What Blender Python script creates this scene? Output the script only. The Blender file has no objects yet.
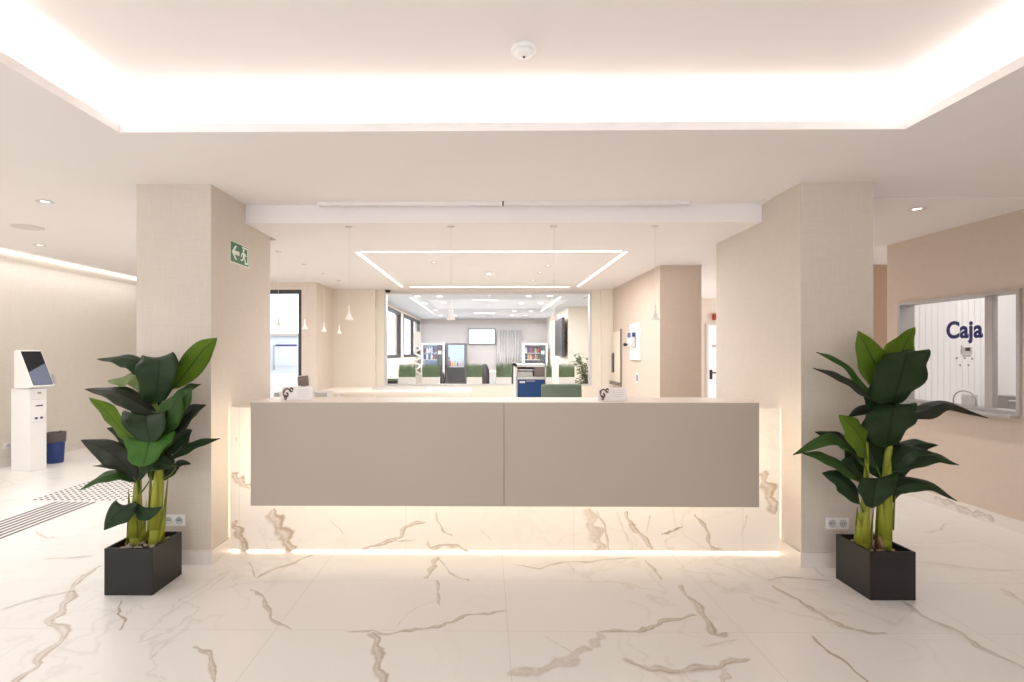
import bpy, bmesh, math, random
from mathutils import Vector, Matrix
random.seed(7)
S = bpy.context.scene
C = S.collection
PI = math.pi

# ------------------------------------------------------------------ camera, world, exposure
F = 521.0            # focal length in pixels of the 1024 wide frame
CX, CY = 481.5, 352.0
HC = 1.435           # camera height
YAW = 0.0105
cam = bpy.data.cameras.new('camera')
cam.sensor_fit = 'HORIZONTAL'; cam.sensor_width = 36; cam.lens = F * 36 / 1024
cam.shift_x = (512 - CX) / 1024; cam.shift_y = (CY - 341) / 1024
cam.clip_start = 0.05; cam.clip_end = 200
co = bpy.data.objects.new('camera', cam); C.objects.link(co)
co.location = (0, 0, HC); co.rotation_euler = (PI / 2, 0, YAW)
S.camera = co

W = bpy.data.worlds.new('world'); S.world = W; W.use_nodes = True
W.node_tree.nodes['Background'].inputs[0].default_value = (0.93, 0.96, 1.0, 1)
W.node_tree.nodes['Background'].inputs[1].default_value = 2.1
S.view_settings.view_transform = 'Standard'
S.view_settings.look = 'None'
S.view_settings.exposure = 0.55
S.view_settings.gamma = 1.0
S.view_settings.use_curve_mapping = False
try:
    S.cycles.max_bounces = 8; S.cycles.diffuse_bounces = 5; S.cycles.caustics_reflective = False; S.cycles.caustics_refractive = False
    S.cycles.sample_clamp_indirect = 6
except Exception: pass

def PX(px, Y):                       # world x at depth Y for a pixel column
    u = (px - CX) / F
    return Y * (u * math.cos(YAW) - math.sin(YAW)) / (u * math.sin(YAW) + math.cos(YAW))
def PZ(py, Y, px=487):
    u = (px - CX) / F
    return HC - (py - CY) / F * Y / (u * math.sin(YAW) + math.cos(YAW))
def P(px, py, Y): return Vector((PX(px, Y), Y, PZ(py, Y, px)))
def GY(px, py, z=0):                 # depth of the point at height z seen at a pixel
    u = (px - CX) / F
    return (HC - z) * F / (py - CY) * (u * math.sin(YAW) + math.cos(YAW))
def G(px, py, z=0):
    Y = GY(px, py, z); return Vector((PX(px, Y), Y, z))

def area(name, loc, rot, sx, sy, power, col=(1, 0.93, 0.84), spread=PI):
    l = bpy.data.lights.new(name, 'AREA'); l.shape = 'RECTANGLE'; l.size = sx; l.size_y = sy
    l.energy = power; l.color = col; l.spread = spread
    o = bpy.data.objects.new(name, l); C.objects.link(o); o.location = loc; o.rotation_euler = rot
    return o

WARM = (1.0, 0.955, 0.91); NEUT = (1.0, 0.985, 0.975); COOL = (0.93, 0.96, 1.0)
MZ, LZ, UZ = 2.568, 2.425, 2.80      # main ceiling, lowered ceiling, cove ceiling
CVX0, CVX1, CVY0, CVY1 = PX(120.5, 2.68), PX(908.4, 2.65), -1.1, 2.67
# ceiling cove light: tubes lying on the ledge all round the opening
def cove(name, x, y, sx, sy, tilt, power):
    o = area(name, (x, y, MZ + 0.09), (0, 0, 0), sx, sy, power, WARM)
    o.rotation_euler = tilt
    return o
cw, cd = CVX1 - CVX0, CVY1 - CVY0
K = 0.26
cove('cove_light_rear', (CVX0 + CVX1) / 2, CVY1 + 0.10, cw, 0.05, (PI - 0.5, 0, 0), 28 * K)
cove('cove_light_near', (CVX0 + CVX1) / 2, CVY0 - 0.10, cw, 0.05, (PI + 0.5, 0, 0), 28 * K)
cove('cove_light_left', CVX0 - 0.10, (CVY0 + CVY1) / 2, 0.05, cd, (0, PI + -0.5, 0), 28 * K)
cove('cove_light_right', CVX1 + 0.10, (CVY0 + CVY1) / 2, 0.05, cd, (0, PI + 0.5, 0), 28 * K)
# unseen area lights added to brighten waiting room, cashier's room, lobby, corridor, left hall
area('waiting_room_light', (0, 13.2, 2.60), (0, 0, 0), 3.6, 8, 1900, COOL)
area('cashier_room_light', (5.2, 4.5, 2.45), (0, 0, 0), 1.2, 1.2, 7.5, NEUT)
area('lobby_light', (0.2, 6.1, 2.40), (0, 0, 0), 2.6, 2.0, 52, NEUT)
area('corridor_light', (3.3, 8.5, 2.50), (0, 0, 0), 1.0, 3.0, 26, NEUT)
area('left_hall_light', (-4.2, 3.2, 2.54), (0, 0, 0), 1.6, 5.0, 20, NEUT)

# ------------------------------------------------------------------ materials
def lin(c): 
    c = c / 255.0
    return c / 12.92 if c <= 0.04045 else ((c + 0.055) / 1.055) ** 2.4
def rgb(r, g, b): return (lin(r), lin(g), lin(b), 1)
def mat(name, col, rough=0.55, metal=0.0, noise=0.0, nscale=20, bump=0.0, emit=None, es=0, spec=0.5, trans=0, alpha=1, coat=0, stretch=(1, 1, 1), ior=1.45):
    m = bpy.data.materials.new(name); m.use_nodes = True
    nt = m.node_tree; b = nt.nodes['Principled BSDF']
    b.inputs['Base Color'].default_value = rgb(*col)
    b.inputs['Roughness'].default_value = rough; b.inputs['Metallic'].default_value = metal
    b.inputs['Specular IOR Level'].default_value = spec
    b.inputs['Transmission Weight'].default_value = trans
    b.inputs['IOR'].default_value = ior
    if coat: b.inputs['Coat Weight'].default_value = coat
    if emit:
        b.inputs['Emission Color'].default_value = rgb(*emit); b.inputs['Emission Strength'].default_value = es
    if noise or bump:
        g = nt.nodes.new('ShaderNodeNewGeometry'); mp = nt.nodes.new('ShaderNodeMapping'); mp.inputs['Scale'].default_value = stretch
        n = nt.nodes.new('ShaderNodeTexNoise'); n.inputs['Scale'].default_value = nscale; n.inputs['Detail'].default_value = 3
        nt.links.new(g.outputs['Position'], mp.inputs[0]); nt.links.new(mp.outputs[0], n.inputs['Vector'])
        if noise:
            mx = nt.nodes.new('ShaderNodeMix'); mx.data_type = 'RGBA'
            a = rgb(*[max(0, c * (1 - noise)) for c in col]); bb = rgb(*[min(255, c * (1 + noise)) for c in col])
            mx.inputs[6].default_value = a; mx.inputs[7].default_value = bb
            nt.links.new(n.outputs['Fac'], mx.inputs[0]); nt.links.new(mx.outputs[2], b.inputs['Base Color'])
        if bump:
            bp = nt.nodes.new('ShaderNodeBump'); bp.inputs['Strength'].default_value = bump; bp.inputs['Distance'].default_value = 0.002
            nt.links.new(n.outputs['Fac'], bp.inputs['Height']); nt.links.new(bp.outputs[0], b.inputs['Normal'])
    return m

def marble(name, base, veincol, tx, ty, ox, oy, axes, seam=0.0022, rough=0.28):
    m = bpy.data.materials.new(name); m.use_nodes = True
    nt = m.node_tree; N = nt.nodes; L = nt.links; b = N['Principled BSDF']
    b.inputs['Roughness'].default_value = rough; b.inputs['Specular IOR Level'].default_value = 0.4
    g = N.new('ShaderNodeNewGeometry')
    # warped coordinates
    n1 = N.new('ShaderNodeTexNoise'); n1.inputs['Scale'].default_value = 1.3; n1.inputs['Detail'].default_value = 5
    L.new(g.outputs['Position'], n1.inputs['Vector'])
    w = N.new('ShaderNodeVectorMath'); w.operation = 'MULTIPLY_ADD'; w.inputs[1].default_value = (1.1, 1.1, 1.1)
    L.new(n1.outputs['Color'], w.inputs[0]); L.new(g.outputs['Position'], w.inputs[2])
    def veinband(scale, lo, hi):
        n = N.new('ShaderNodeTexNoise'); n.inputs['Scale'].default_value = scale; n.inputs['Detail'].default_value = 2.5
        L.new(w.outputs[0], n.inputs['Vector'])
        s = N.new('ShaderNodeMath'); s.operation = 'SUBTRACT'; s.inputs[1].default_value = 0.5; L.new(n.outputs['Fac'], s.inputs[0])
        a = N.new('ShaderNodeMath'); a.operation = 'ABSOLUTE'; L.new(s.outputs[0], a.inputs[0])
        r = N.new('ShaderNodeMapRange'); r.inputs['From Min'].default_value = lo; r.inputs['From Max'].default_value = hi
        r.inputs['To Min'].default_value = 1; r.inputs['To Max'].default_value = 0; L.new(a.outputs[0], r.inputs['Value'])
        return r.outputs[0]
    v1 = veinband(0.9, 0.0, 0.012); v2 = veinband(2.1, 0.0, 0.02)
    cl = N.new('ShaderNodeTexNoise'); cl.inputs['Scale'].default_value = 0.8; L.new(w.outputs[0], cl.inputs['Vector'])
    cr = N.new('ShaderNodeMapRange'); cr.inputs['From Min'].default_value = 0.45; cr.inputs['From Max'].default_value = 0.7; L.new(cl.outputs['Fac'], cr.inputs['Value'])
    mm = N.new('ShaderNodeMath'); mm.operation = 'MAXIMUM'; L.new(v1, mm.inputs[0]); L.new(v2, mm.inputs[1])
    m2 = N.new('ShaderNodeMath'); m2.operation = 'MULTIPLY'; L.new(mm.outputs[0], m2.inputs[0]); L.new(cr.outputs[0], m2.inputs[1])
    m3 = N.new('ShaderNodeMath'); m3.operation = 'MULTIPLY'; m3.inputs[1].default_value = 0.22; L.new(m2.outputs[0], m3.inputs[0])
    # drawn veins: attribute runs 0 at the border of a vein to 1 inside, roughened by noise
    at = N.new('ShaderNodeAttribute'); at.attribute_name = 'vein'
    n3 = N.new('ShaderNodeTexNoise'); n3.inputs['Scale'].default_value = 13; n3.inputs['Detail'].default_value = 9; n3.inputs['Roughness'].default_value = 0.75
    L.new(g.outputs['Position'], n3.inputs['Vector'])
    ad = N.new('ShaderNodeMath'); ad.operation = 'MULTIPLY_ADD'; ad.inputs[1].default_value = 1.3; L.new(n3.outputs['Fac'], ad.inputs[0])
    L.new(at.outputs['Fac'], ad.inputs[2])
    mr = N.new('ShaderNodeMapRange'); mr.interpolation_type = 'SMOOTHSTEP'; mr.inputs['From Min'].default_value = 0.62; mr.inputs['From Max'].default_value = 1.75
    L.new(ad.outputs[0], mr.inputs['Value'])
    gate = N.new('ShaderNodeMapRange'); gate.inputs['From Min'].default_value = 0.0; gate.inputs['From Max'].default_value = 0.12
    L.new(at.outputs['Fac'], gate.inputs['Value'])
    mg = N.new('ShaderNodeMath'); mg.operation = 'MULTIPLY'; L.new(mr.outputs[0], mg.inputs[0]); L.new(gate.outputs[0], mg.inputs[1])
    mg2 = N.new('ShaderNodeMath'); mg2.operation = 'MULTIPLY'; mg2.inputs[1].default_value = 0.85; L.new(mg.outputs[0], mg2.inputs[0])
    tot = N.new('ShaderNodeMath'); tot.operation = 'MAXIMUM'; L.new(mg2.outputs[0], tot.inputs[0]); L.new(m3.outputs[0], tot.inputs[1])
    # cloudy base
    c0 = N.new('ShaderNodeMix'); c0.data_type = 'RGBA'
    c0.inputs[6].default_value = rgb(*base); c0.inputs[7].default_value = rgb(*[c * 0.965 for c in base]); L.new(n1.outputs['Fac'], c0.inputs[0])
    c1 = N.new('ShaderNodeMix'); c1.data_type = 'RGBA'; c1.inputs[7].default_value = rgb(*veincol)
    L.new(tot.outputs[0], c1.inputs[0]); L.new(c0.outputs[2], c1.inputs[6])
    # tile seams
    sp = N.new('ShaderNodeSeparateXYZ'); L.new(g.outputs['Position'], sp.inputs[0])
    cb = N.new('ShaderNodeCombineXYZ'); L.new(sp.outputs[axes[0]], cb.inputs[0]); L.new(sp.outputs[axes[1]], cb.inputs[1])
    mp = N.new('ShaderNodeMapping'); mp.inputs['Location'].default_value = (-ox, -oy, 0); L.new(cb.outputs[0], mp.inputs[0])
    br = N.new('ShaderNodeTexBrick'); br.offset = 0.0; br.inputs['Scale'].default_value = 1; br.inputs['Mortar Size'].default_value = seam
    br.inputs['Brick Width'].default_value = tx; br.inputs['Row Height'].default_value = ty; br.inputs['Mortar Smooth'].default_value = 0.3
    L.new(mp.outputs[0], br.inputs['Vector'])
    sf = N.new('ShaderNodeMath'); sf.operation = 'MULTIPLY'; sf.inputs[1].default_value = 0.28; L.new(br.outputs['Fac'], sf.inputs[0])
    c2 = N.new('ShaderNodeMix'); c2.data_type = 'RGBA'; c2.inputs[7].default_value = rgb(165, 150, 138)
    L.new(sf.outputs[0], c2.inputs[0]); L.new(c1.outputs[2], c2.inputs[6]); L.new(c2.outputs[2], b.inputs['Base Color'])
    return m

def fabric(name, col, weave_contrast=0.016):      # wall covering with a fine woven structure
    m = bpy.data.materials.new(name); m.use_nodes = True
    nt = m.node_tree; N = nt.nodes; L = nt.links; b = N['Principled BSDF']
    b.inputs['Roughness'].default_value = 0.75; b.inputs['Specular IOR Level'].default_value = 0.25
    g = N.new('ShaderNodeNewGeometry')
    outs = []
    for sc in ((150, 150, 8), (9, 9, 150)):
        mp = N.new('ShaderNodeMapping'); mp.inputs['Scale'].default_value = sc; L.new(g.outputs['Position'], mp.inputs[0])
        n = N.new('ShaderNodeTexNoise'); n.inputs['Scale'].default_value = 1.0; n.inputs['Detail'].default_value = 2; L.new(mp.outputs[0], n.inputs['Vector'])
        outs.append(n.outputs['Fac'])
    a = N.new('ShaderNodeMath'); a.operation = 'ADD'; L.new(outs[0], a.inputs[0]); L.new(outs[1], a.inputs[1])
    r = N.new('ShaderNodeMapRange'); r.inputs['From Min'].default_value = 0.7; r.inputs['From Max'].default_value = 1.3; L.new(a.outputs[0], r.inputs['Value'])
    mx = N.new('ShaderNodeMix'); mx.data_type = 'RGBA'
    mx.inputs[6].default_value = rgb(*[c * (1 - weave_contrast) for c in col]); mx.inputs[7].default_value = rgb(*[min(255, c * (1 + weave_contrast)) for c in col])
    L.new(r.outputs[0], mx.inputs[0]); L.new(mx.outputs[2], b.inputs['Base Color'])
    bp = N.new('ShaderNodeBump'); bp.inputs['Strength'].default_value = 0.15; bp.inputs['Distance'].default_value = 0.002
    L.new(a.outputs[0], bp.inputs['Height']); L.new(bp.outputs[0], b.inputs['Normal'])
    return m

def leafmat(name, col, rib, trans=0.0, rough=0.5):
    m = bpy.data.materials.new(name); m.use_nodes = True
    nt = m.node_tree; N = nt.nodes; L = nt.links; b = N['Principled BSDF']
    b.inputs['Roughness'].default_value = rough; b.inputs['Specular IOR Level'].default_value = 0.22
    uv = N.new('ShaderNodeUVMap'); uv.uv_map = 'UVMap'
    sp = N.new('ShaderNodeSeparateXYZ'); L.new(uv.outputs[0], sp.inputs[0])
    s = N.new('ShaderNodeMath'); s.operation = 'SUBTRACT'; s.inputs[1].default_value = 0.5; L.new(sp.outputs[0], s.inputs[0])
    a = N.new('ShaderNodeMath'); a.operation = 'ABSOLUTE'; L.new(s.outputs[0], a.inputs[0])
    r = N.new('ShaderNodeMapRange'); r.inputs['From Min'].default_value = 0.015; r.inputs['From Max'].default_value = 0.035
    r.inputs['To Min'].default_value = 1; r.inputs['To Max'].default_value = 0; L.new(a.outputs[0], r.inputs['Value'])
    # side veins
    q = N.new('ShaderNodeMath'); q.operation = 'MULTIPLY_ADD'; q.inputs[1].default_value = -0.5; L.new(a.outputs[0], q.inputs[0]); L.new(sp.outputs[1], q.inputs[2])
    f = N.new('ShaderNodeMath'); f.operation = 'MULTIPLY'; f.inputs[1].default_value = 110; L.new(q.outputs[0], f.inputs[0])
    sn = N.new('ShaderNodeMath'); sn.operation = 'SINE'; L.new(f.outputs[0], sn.inputs[0])
    fr = N.new('ShaderNodeMapRange'); fr.inputs['From Min'].default_value = -1; fr.inputs['From Max'].default_value = 1; L.new(sn.outputs[0], fr.inputs['Value'])
    g = N.new('ShaderNodeNewGeometry'); n = N.new('ShaderNodeTexNoise'); n.inputs['Scale'].default_value = 14; L.new(g.outputs['Position'], n.inputs['Vector'])
    mx = N.new('ShaderNodeMix'); mx.data_type = 'RGBA'; mx.inputs[6].default_value = rgb(*[c * 0.82 for c in col]); mx.inputs[7].default_value = rgb(*[min(255, c * 1.15) for c in col])
    h = N.new('ShaderNodeMath'); h.operation = 'MULTIPLY_ADD'; h.inputs[1].default_value = 0.25; L.new(fr.outputs[0], h.inputs[0])
    h2 = N.new('ShaderNodeMath'); h2.operation = 'MULTIPLY'; h2.inputs[1].default_value = 0.75; L.new(n.outputs['Fac'], h2.inputs[0]); L.new(h2.outputs[0], h.inputs[2])
    L.new(h.outputs[0], mx.inputs[0])
    m2 = N.new('ShaderNodeMix'); m2.data_type = 'RGBA'; m2.inputs[7].default_value = rgb(*rib)
    L.new(r.outputs[0], m2.inputs[0]); L.new(mx.outputs[2], m2.inputs[6]); L.new(m2.outputs[2], b.inputs['Base Color'])
    if trans:
        t = N.new('ShaderNodeBsdfTranslucent'); L.new(m2.outputs[2], t.inputs[0])
        ms = N.new('ShaderNodeMixShader'); ms.inputs[0].default_value = trans
        L.new(b.outputs[0], ms.inputs[1]); L.new(t.outputs[0], ms.inputs[2]); L.new(ms.outputs[0], N['Material Output'].inputs[0])
    return m

def glassmat(name, tint=(255, 255, 255), refl=0.06):
    m = bpy.data.materials.new(name); m.use_nodes = True
    nt = m.node_tree; N = nt.nodes; L = nt.links; N.remove(N['Principled BSDF'])
    t = N.new('ShaderNodeBsdfTransparent'); t.inputs[0].default_value = rgb(*tint)
    g = N.new('ShaderNodeBsdfGlossy'); g.inputs['Roughness'].default_value = 0.02
    lw = N.new('ShaderNodeLayerWeight'); lw.inputs[0].default_value = 0.5
    pw = N.new('ShaderNodeMath'); pw.operation = 'POWER'; pw.inputs[1].default_value = 5; L.new(lw.outputs['Facing'], pw.inputs[0])
    fr = N.new('ShaderNodeMath'); fr.operation = 'MULTIPLY_ADD'; fr.inputs[1].default_value = 0.4; fr.inputs[2].default_value = 0.03; L.new(pw.outputs[0], fr.inputs[0])
    mx = N.new('ShaderNodeMixShader'); L.new(fr.outputs[0], mx.inputs[0]); L.new(t.outputs[0], mx.inputs[1]); L.new(g.outputs[0], mx.inputs[2])
    L.new(mx.outputs[0], N['Material Output'].inputs[0])
    return m

def emis(name, col, st):
    m = bpy.data.materials.new(name); m.use_nodes = True
    nt = m.node_tree; N = nt.nodes; N.remove(N['Principled BSDF'])
    e = N.new('ShaderNodeEmission'); e.inputs[0].default_value = rgb(*col); e.inputs[1].default_value = st
    nt.links.new(e.outputs[0], N['Material Output'].inputs[0])
    return m

M = dict(
    floor=marble('floor_marble', (241, 238, 234), (172, 154, 128), 1.2, 0.585, 0.108, 2.68, (0, 1)),
    wmarble=marble('desk_marble', (246, 238, 228), (178, 152, 120), 1.2, 1.4, 0.62, 0, (0, 2), rough=0.25),
    bmarble=marble('skirting_marble', (232, 224, 216), (150, 128, 112), 1.2, 3, 0.3, -1, (0, 2)),
    ceil=mat('ceiling_paint', (238, 233, 231), 0.9, noise=0.006, nscale=3),
    ceil_low=mat('lower_ceiling_paint', (240, 235, 233), 0.9, noise=0.006, nscale=3),
    ceil_cool=mat('waiting_room_ceiling', (225, 228, 235), 0.9, noise=0.006, nscale=3),
    col_front=fabric('woven_wall_covering', (210, 200, 188)),
    wall=fabric('wall_covering', (224, 211, 198)),
    wall_r=fabric('wall_covering_rose', (209, 192, 177)),
    wall_l=fabric('wall_covering_pale', (232, 225, 215)),
    pale=mat('pale_wall_paint', (232, 222, 208), 0.8, noise=0.01, nscale=4),
    backwall=mat('waiting_room_grey_wall', (204, 194, 189), 0.85, noise=0.02, nscale=3),
    white=mat('white_lacquer', (240, 238, 236), 0.4, noise=0.006, nscale=8),
    white_wall=mat('white_wall', (232, 228, 226), 0.7, noise=0.01, nscale=4),
    panel=mat('greige_lacquer', (179, 168, 156), 0.5, noise=0.018, nscale=1.2, spec=0.35),
    panel_edge=mat('cream_worktop', (246, 234, 222), 0.35, noise=0.01, nscale=5),
    seam=mat('seam_shadow_gap', (120, 105, 92), 0.8, noise=0.02),
    led=emis('led_warm', (255, 236, 208), 5.4),
    led_side=emis('led_side', (255, 240, 220), 12),
    led_hi=emis('led_base', (255, 234, 205), 4.5),
    led_ceil=emis('led_ceiling', (255, 246, 238), 2.4),
    led_spot=emis('led_spot', (255, 250, 240), 1.6),
    black=mat('black_planter', (28, 25, 24), 0.45, noise=0.06, nscale=60, bump=0.15),
    darkgrey=mat('dark_grey_metal', (74, 72, 74), 0.45, 0.3, noise=0.03),
    grey=mat('grey_aluminium', (176, 171, 168), 0.42, 0.25, noise=0.02, nscale=10),
    grey_lt=mat('light_grey_aluminium', (205, 203, 202), 0.4, 0.1, noise=0.02, nscale=10),
    steel=mat('brushed_steel', (150, 146, 142), 0.3, 0.8, noise=0.05, nscale=40),
    glass=glassmat('clear_glass'),
    soil=mat('potting_soil', (58, 46, 38), 0.95, noise=0.35, nscale=60, bump=0.8),
    pebble=mat('pale_pebbles', (176, 160, 142), 0.8, noise=0.2, nscale=90, bump=0.6),
    leaf_d=leafmat('leaf_dark', (34, 54, 28), (24, 38, 20), 0.06),
    leaf_m=leafmat('leaf_mid', (52, 82, 34), (36, 60, 26), 0.15),
    leaf_g=leafmat('leaf_fresh_green', (62, 104, 34), (44, 80, 28), 0.2),
    leaf_l=leafmat('leaf_light', (98, 128, 34), (70, 98, 32), 0.35),
    leaf_p=leafmat('leaf_pale', (126, 140, 84), (100, 120, 60), 0.3),
    leaf_u=leafmat('leaf_purple_green', (46, 50, 38), (32, 36, 26), 0.05),
    stem=mat('stem_yellow_green', (138, 142, 42), 0.5, noise=0.18, nscale=18, stretch=(1, 1, 0.15)),
    husk=mat('stem_husk', (140, 112, 86), 0.8, noise=0.2, nscale=40),
    petiole=mat('petiole_green', (84, 100, 40), 0.5, noise=0.1, nscale=30),
    blue=mat('cobalt_blue_plastic', (38, 60, 120), 0.5, noise=0.03),
    blue_panel=mat('blue_cabinet_panel', (34, 78, 138), 0.5, noise=0.03),
    navy=mat('navy_vinyl', (22, 26, 104), 0.5, noise=0.02),
    bag=mat('grey_bin_liner', (92, 84, 82), 0.5, noise=0.15, nscale=30, bump=0.4),
    screen=mat('black_screen_glass', (22, 24, 32), 0.08, noise=0.05, spec=0.7),
    screen_img=mat('lit_screen_part', (104, 112, 130), 0.15, emit=(112, 120, 140), es=0.15, noise=0.02),  # kiosk screen reflection, put into the colour with a faint glow
    green_sign=mat('exit_sign_green', (56, 104, 78), 0.5, noise=0.03),
    white_ph=mat('photoluminescent_white', (228, 236, 218), 0.5, noise=0.01),
    sage=mat('sage_green_upholstery', (112, 130, 114), 0.85, noise=0.05, nscale=120, bump=0.3),
    brown=mat('taupe_plastic', (128, 116, 110), 0.5, noise=0.03),
    tan=mat('tan_wall', (190, 160, 136), 0.8, noise=0.015, nscale=4),
    red=mat('red_sign', (170, 60, 45), 0.5, noise=0.02),
    tactile=mat('tactile_grey', (108, 102, 104), 0.6, noise=0.06, nscale=50),
    grass=mat('artificial_grass_green', (92, 116, 82), 0.8, noise=0.5, nscale=28),
    shrub=mat('shrub_leaf_green', (88, 108, 62), 0.7, noise=0.2, nscale=30),
    tv_white=emis('tv_white_picture', (236, 246, 250), 1.05),
    cold_glow=emis('vending_light', (190, 212, 240), 1.0),
    vend_blue=emis('vending_blue_light', (120, 145, 180), 0.7),
    vend_dark=mat('vending_dark', (42, 42, 48), 0.5, noise=0.04),
    blackplastic=mat('black_plastic', (34, 32, 34), 0.5, noise=0.05),
    curtain=mat('pale_curtain', (196, 188, 184), 0.9, noise=0.04, nscale=30),
    paper=mat('white_paper', (238, 232, 230), 0.7, noise=0.01),
    print_brown=mat('printed_brown_picture', (96, 70, 66), 0.7, noise=0.5, nscale=55),
    out_wall=mat('pale_blue_facade', (205, 214, 228), 0.8, noise=0.04, nscale=3),
    out_ground=mat('pale_paving', (225, 225, 222), 0.9, noise=0.05, nscale=2),
    frost=mat('frosted_white_panel', (244, 242, 240), 0.6, noise=0.01),
    waitwall=mat('waiting_room_beige_wall', (232, 222, 208), 0.8, noise=0.01),
    yellowish=mat('noticeboard_cream', (230, 220, 202), 0.7, noise=0.03),
    shade=mat('white_lamp_shade', (238, 230, 224), 0.5, noise=0.01, emit=(255, 240, 225), es=0.12),
    shade_cap=mat('grey_white_canopy', (216, 211, 208), 0.5, noise=0.01),
    cordm=mat('pendant_cord', (226, 220, 216), 0.6, noise=0.02),
    bulb=emis('bulb_glow', (255, 240, 220), 3),
)
for i, c in enumerate([(150, 40, 60), (60, 40, 120), (200, 190, 180), (190, 60, 40), (40, 70, 150), (60, 110, 70), (210, 170, 70), (230, 230, 235)]):
    M['goods%d' % i] = mat('goods_colour_%d' % i, c, 0.4, noise=0.05, nscale=50)

# ------------------------------------------------------------------ mesh helpers
def wm(o):
    m = o.matrix_basis.copy()
    while o.parent: o = o.parent; m = o.matrix_basis @ m
    return m
def obj(name, bm, m, parent=None, smooth=False, origin=None):
    me = bpy.data.meshes.new(name)
    bmesh.ops.recalc_face_normals(bm, faces=bm.faces)
    bm.to_mesh(me); bm.free()
    ms = m if isinstance(m, (list, tuple)) else [m]
    for x in ms: me.materials.append(x)
    if smooth:
        for p in me.polygons: p.use_smooth = True
    o = bpy.data.objects.new(name, me); C.objects.link(o)
    if parent is not None:
        me.transform(wm(parent).inverted()); o.parent = parent
    elif origin != 'keep':
        vs = [v.co for v in me.vertices]
        c = Vector(((min(v.x for v in vs) + max(v.x for v in vs)) / 2, (min(v.y for v in vs) + max(v.y for v in vs)) / 2, min(v.z for v in vs)))
        me.transform(Matrix.Translation(-c)); o.location = c
    return o
def thing(name, label, cat, loc=(0, 0, 0), rz=0, group=None):
    o = bpy.data.objects.new(name, None); C.objects.link(o); o.empty_display_size = 0.1
    o.location = loc; o.rotation_euler = (0, 0, rz)
    tag(o, label, cat, group); return o
def tag(o, label, cat, group=None):
    o['label'] = label; o['category'] = cat
    if group: o['group'] = group
    return o
def struct(name, bm, m, smooth=False):
    o = obj(name, bm, m, None, smooth); o['kind'] = 'structure'; return o
def NB(): return bmesh.new()
def box(bm, x0, x1, y0, y1, z0, z1, bev=0, mi=0):
    vs = [bm.verts.new(v) for v in ((x0, y0, z0), (x1, y0, z0), (x1, y1, z0), (x0, y1, z0), (x0, y0, z1), (x1, y0, z1), (x1, y1, z1), (x0, y1, z1))]
    fs = [bm.faces.new([vs[i] for i in f]) for f in ((0, 3, 2, 1), (4, 5, 6, 7), (0, 1, 5, 4), (1, 2, 6, 5), (2, 3, 7, 6), (3, 0, 4, 7))]
    for f in fs: f.material_index = mi
    if bev:
        es = set(e for f in fs for e in f.edges)
        bmesh.ops.bevel(bm, geom=list(es), offset=bev, segments=2, affect='EDGES', profile=0.6)
    return bm
def B(x0, x1, y0, y1, z0, z1, bev=0): return box(NB(), min(x0, x1), max(x0, x1), min(y0, y1), max(y0, y1), min(z0, z1), max(z0, z1), bev)
def lathe(bm, prof, cx, cy, seg=24, cz=0, axis='z', mi=0):
    rings = []
    for r, z in prof:
        ring = []
        for k in range(seg):
            a = 2 * PI * k / seg
            if axis == 'z': v = (cx + r * math.cos(a), cy + r * math.sin(a), cz + z)
            elif axis == 'y': v = (cx + r * math.cos(a), cy + z, cz + r * math.sin(a))
            else: v = (cx + z, cy + r * math.cos(a), cz + r * math.sin(a))
            ring.append(bm.verts.new(v))
        rings.append(ring)
    for a, b in zip(rings, rings[1:]):
        for k in range(seg):
            f = bm.faces.new((a[k], a[(k + 1) % seg], b[(k + 1) % seg], b[k])); f.material_index = mi
    for ring in (rings[0], rings[-1]):
        try: f = bm.faces.new(ring); f.material_index = mi
        except ValueError: pass
    return bm
def tube(bm, pts, rad, seg=8):
    pts = [Vector(p) for p in pts]; rads = rad if isinstance(rad, (list, tuple)) else [rad] * len(pts)
    up = Vector((0.13, 0.21, 1)); rings = []
    for i, p in enumerate(pts):
        t = (pts[min(i + 1, len(pts) - 1)] - pts[max(i - 1, 0)]).normalized()
        s = t.cross(up)
        if s.length < 0.05: s = t.cross(Vector((1, 0, 0)))
        s.normalize(); n = s.cross(t)
        rings.append([bm.verts.new(p + (s * math.cos(2 * PI * k / seg) + n * math.sin(2 * PI * k / seg)) * rads[i]) for k in range(seg)])
    for a, b in zip(rings, rings[1:]):
        for k in range(seg): bm.faces.new((a[k], a[(k + 1) % seg], b[(k + 1) % seg], b[k]))
    bm.faces.new(rings[0]); bm.faces.new(rings[-1])
    return bm
def prism(bm, poly, thick, frame):
    """poly: 2D points; frame: (origin, ax, ay, an)"""
    o, ax, ay, an = [Vector(v) for v in frame]
    a = [bm.verts.new(o + ax * p[0] + ay * p[1]) for p in poly]
    b = [bm.verts.new(o + ax * p[0] + ay * p[1] + an * thick) for p in poly]
    bm.faces.new(a); bm.faces.new(list(reversed(b)))
    for i in range(len(poly)):
        j = (i + 1) % len(poly); bm.faces.new((a[i], a[j], b[j], b[i]))
    return bm
def spline(pts, n):
    pts = [Vector(p) for p in pts]
    if len(pts) == 2: return [pts[0].lerp(pts[1], i / (n - 1)) for i in range(n)]
    ext = [pts[0] * 2 - pts[1]] + pts + [pts[-1] * 2 - pts[-2]]
    out = []
    for i in range(n):
        t = i / (n - 1) * (len(pts) - 1); k = min(int(t), len(pts) - 2); f = t - k
        p0, p1, p2, p3 = ext[k:k + 4]
        out.append(0.5 * ((2 * p1) + (p2 - p0) * f + (2 * p0 - 5 * p1 + 4 * p2 - p3) * f * f + (3 * p1 - p0 - 3 * p2 + p3) * f ** 3))
    return out
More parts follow.
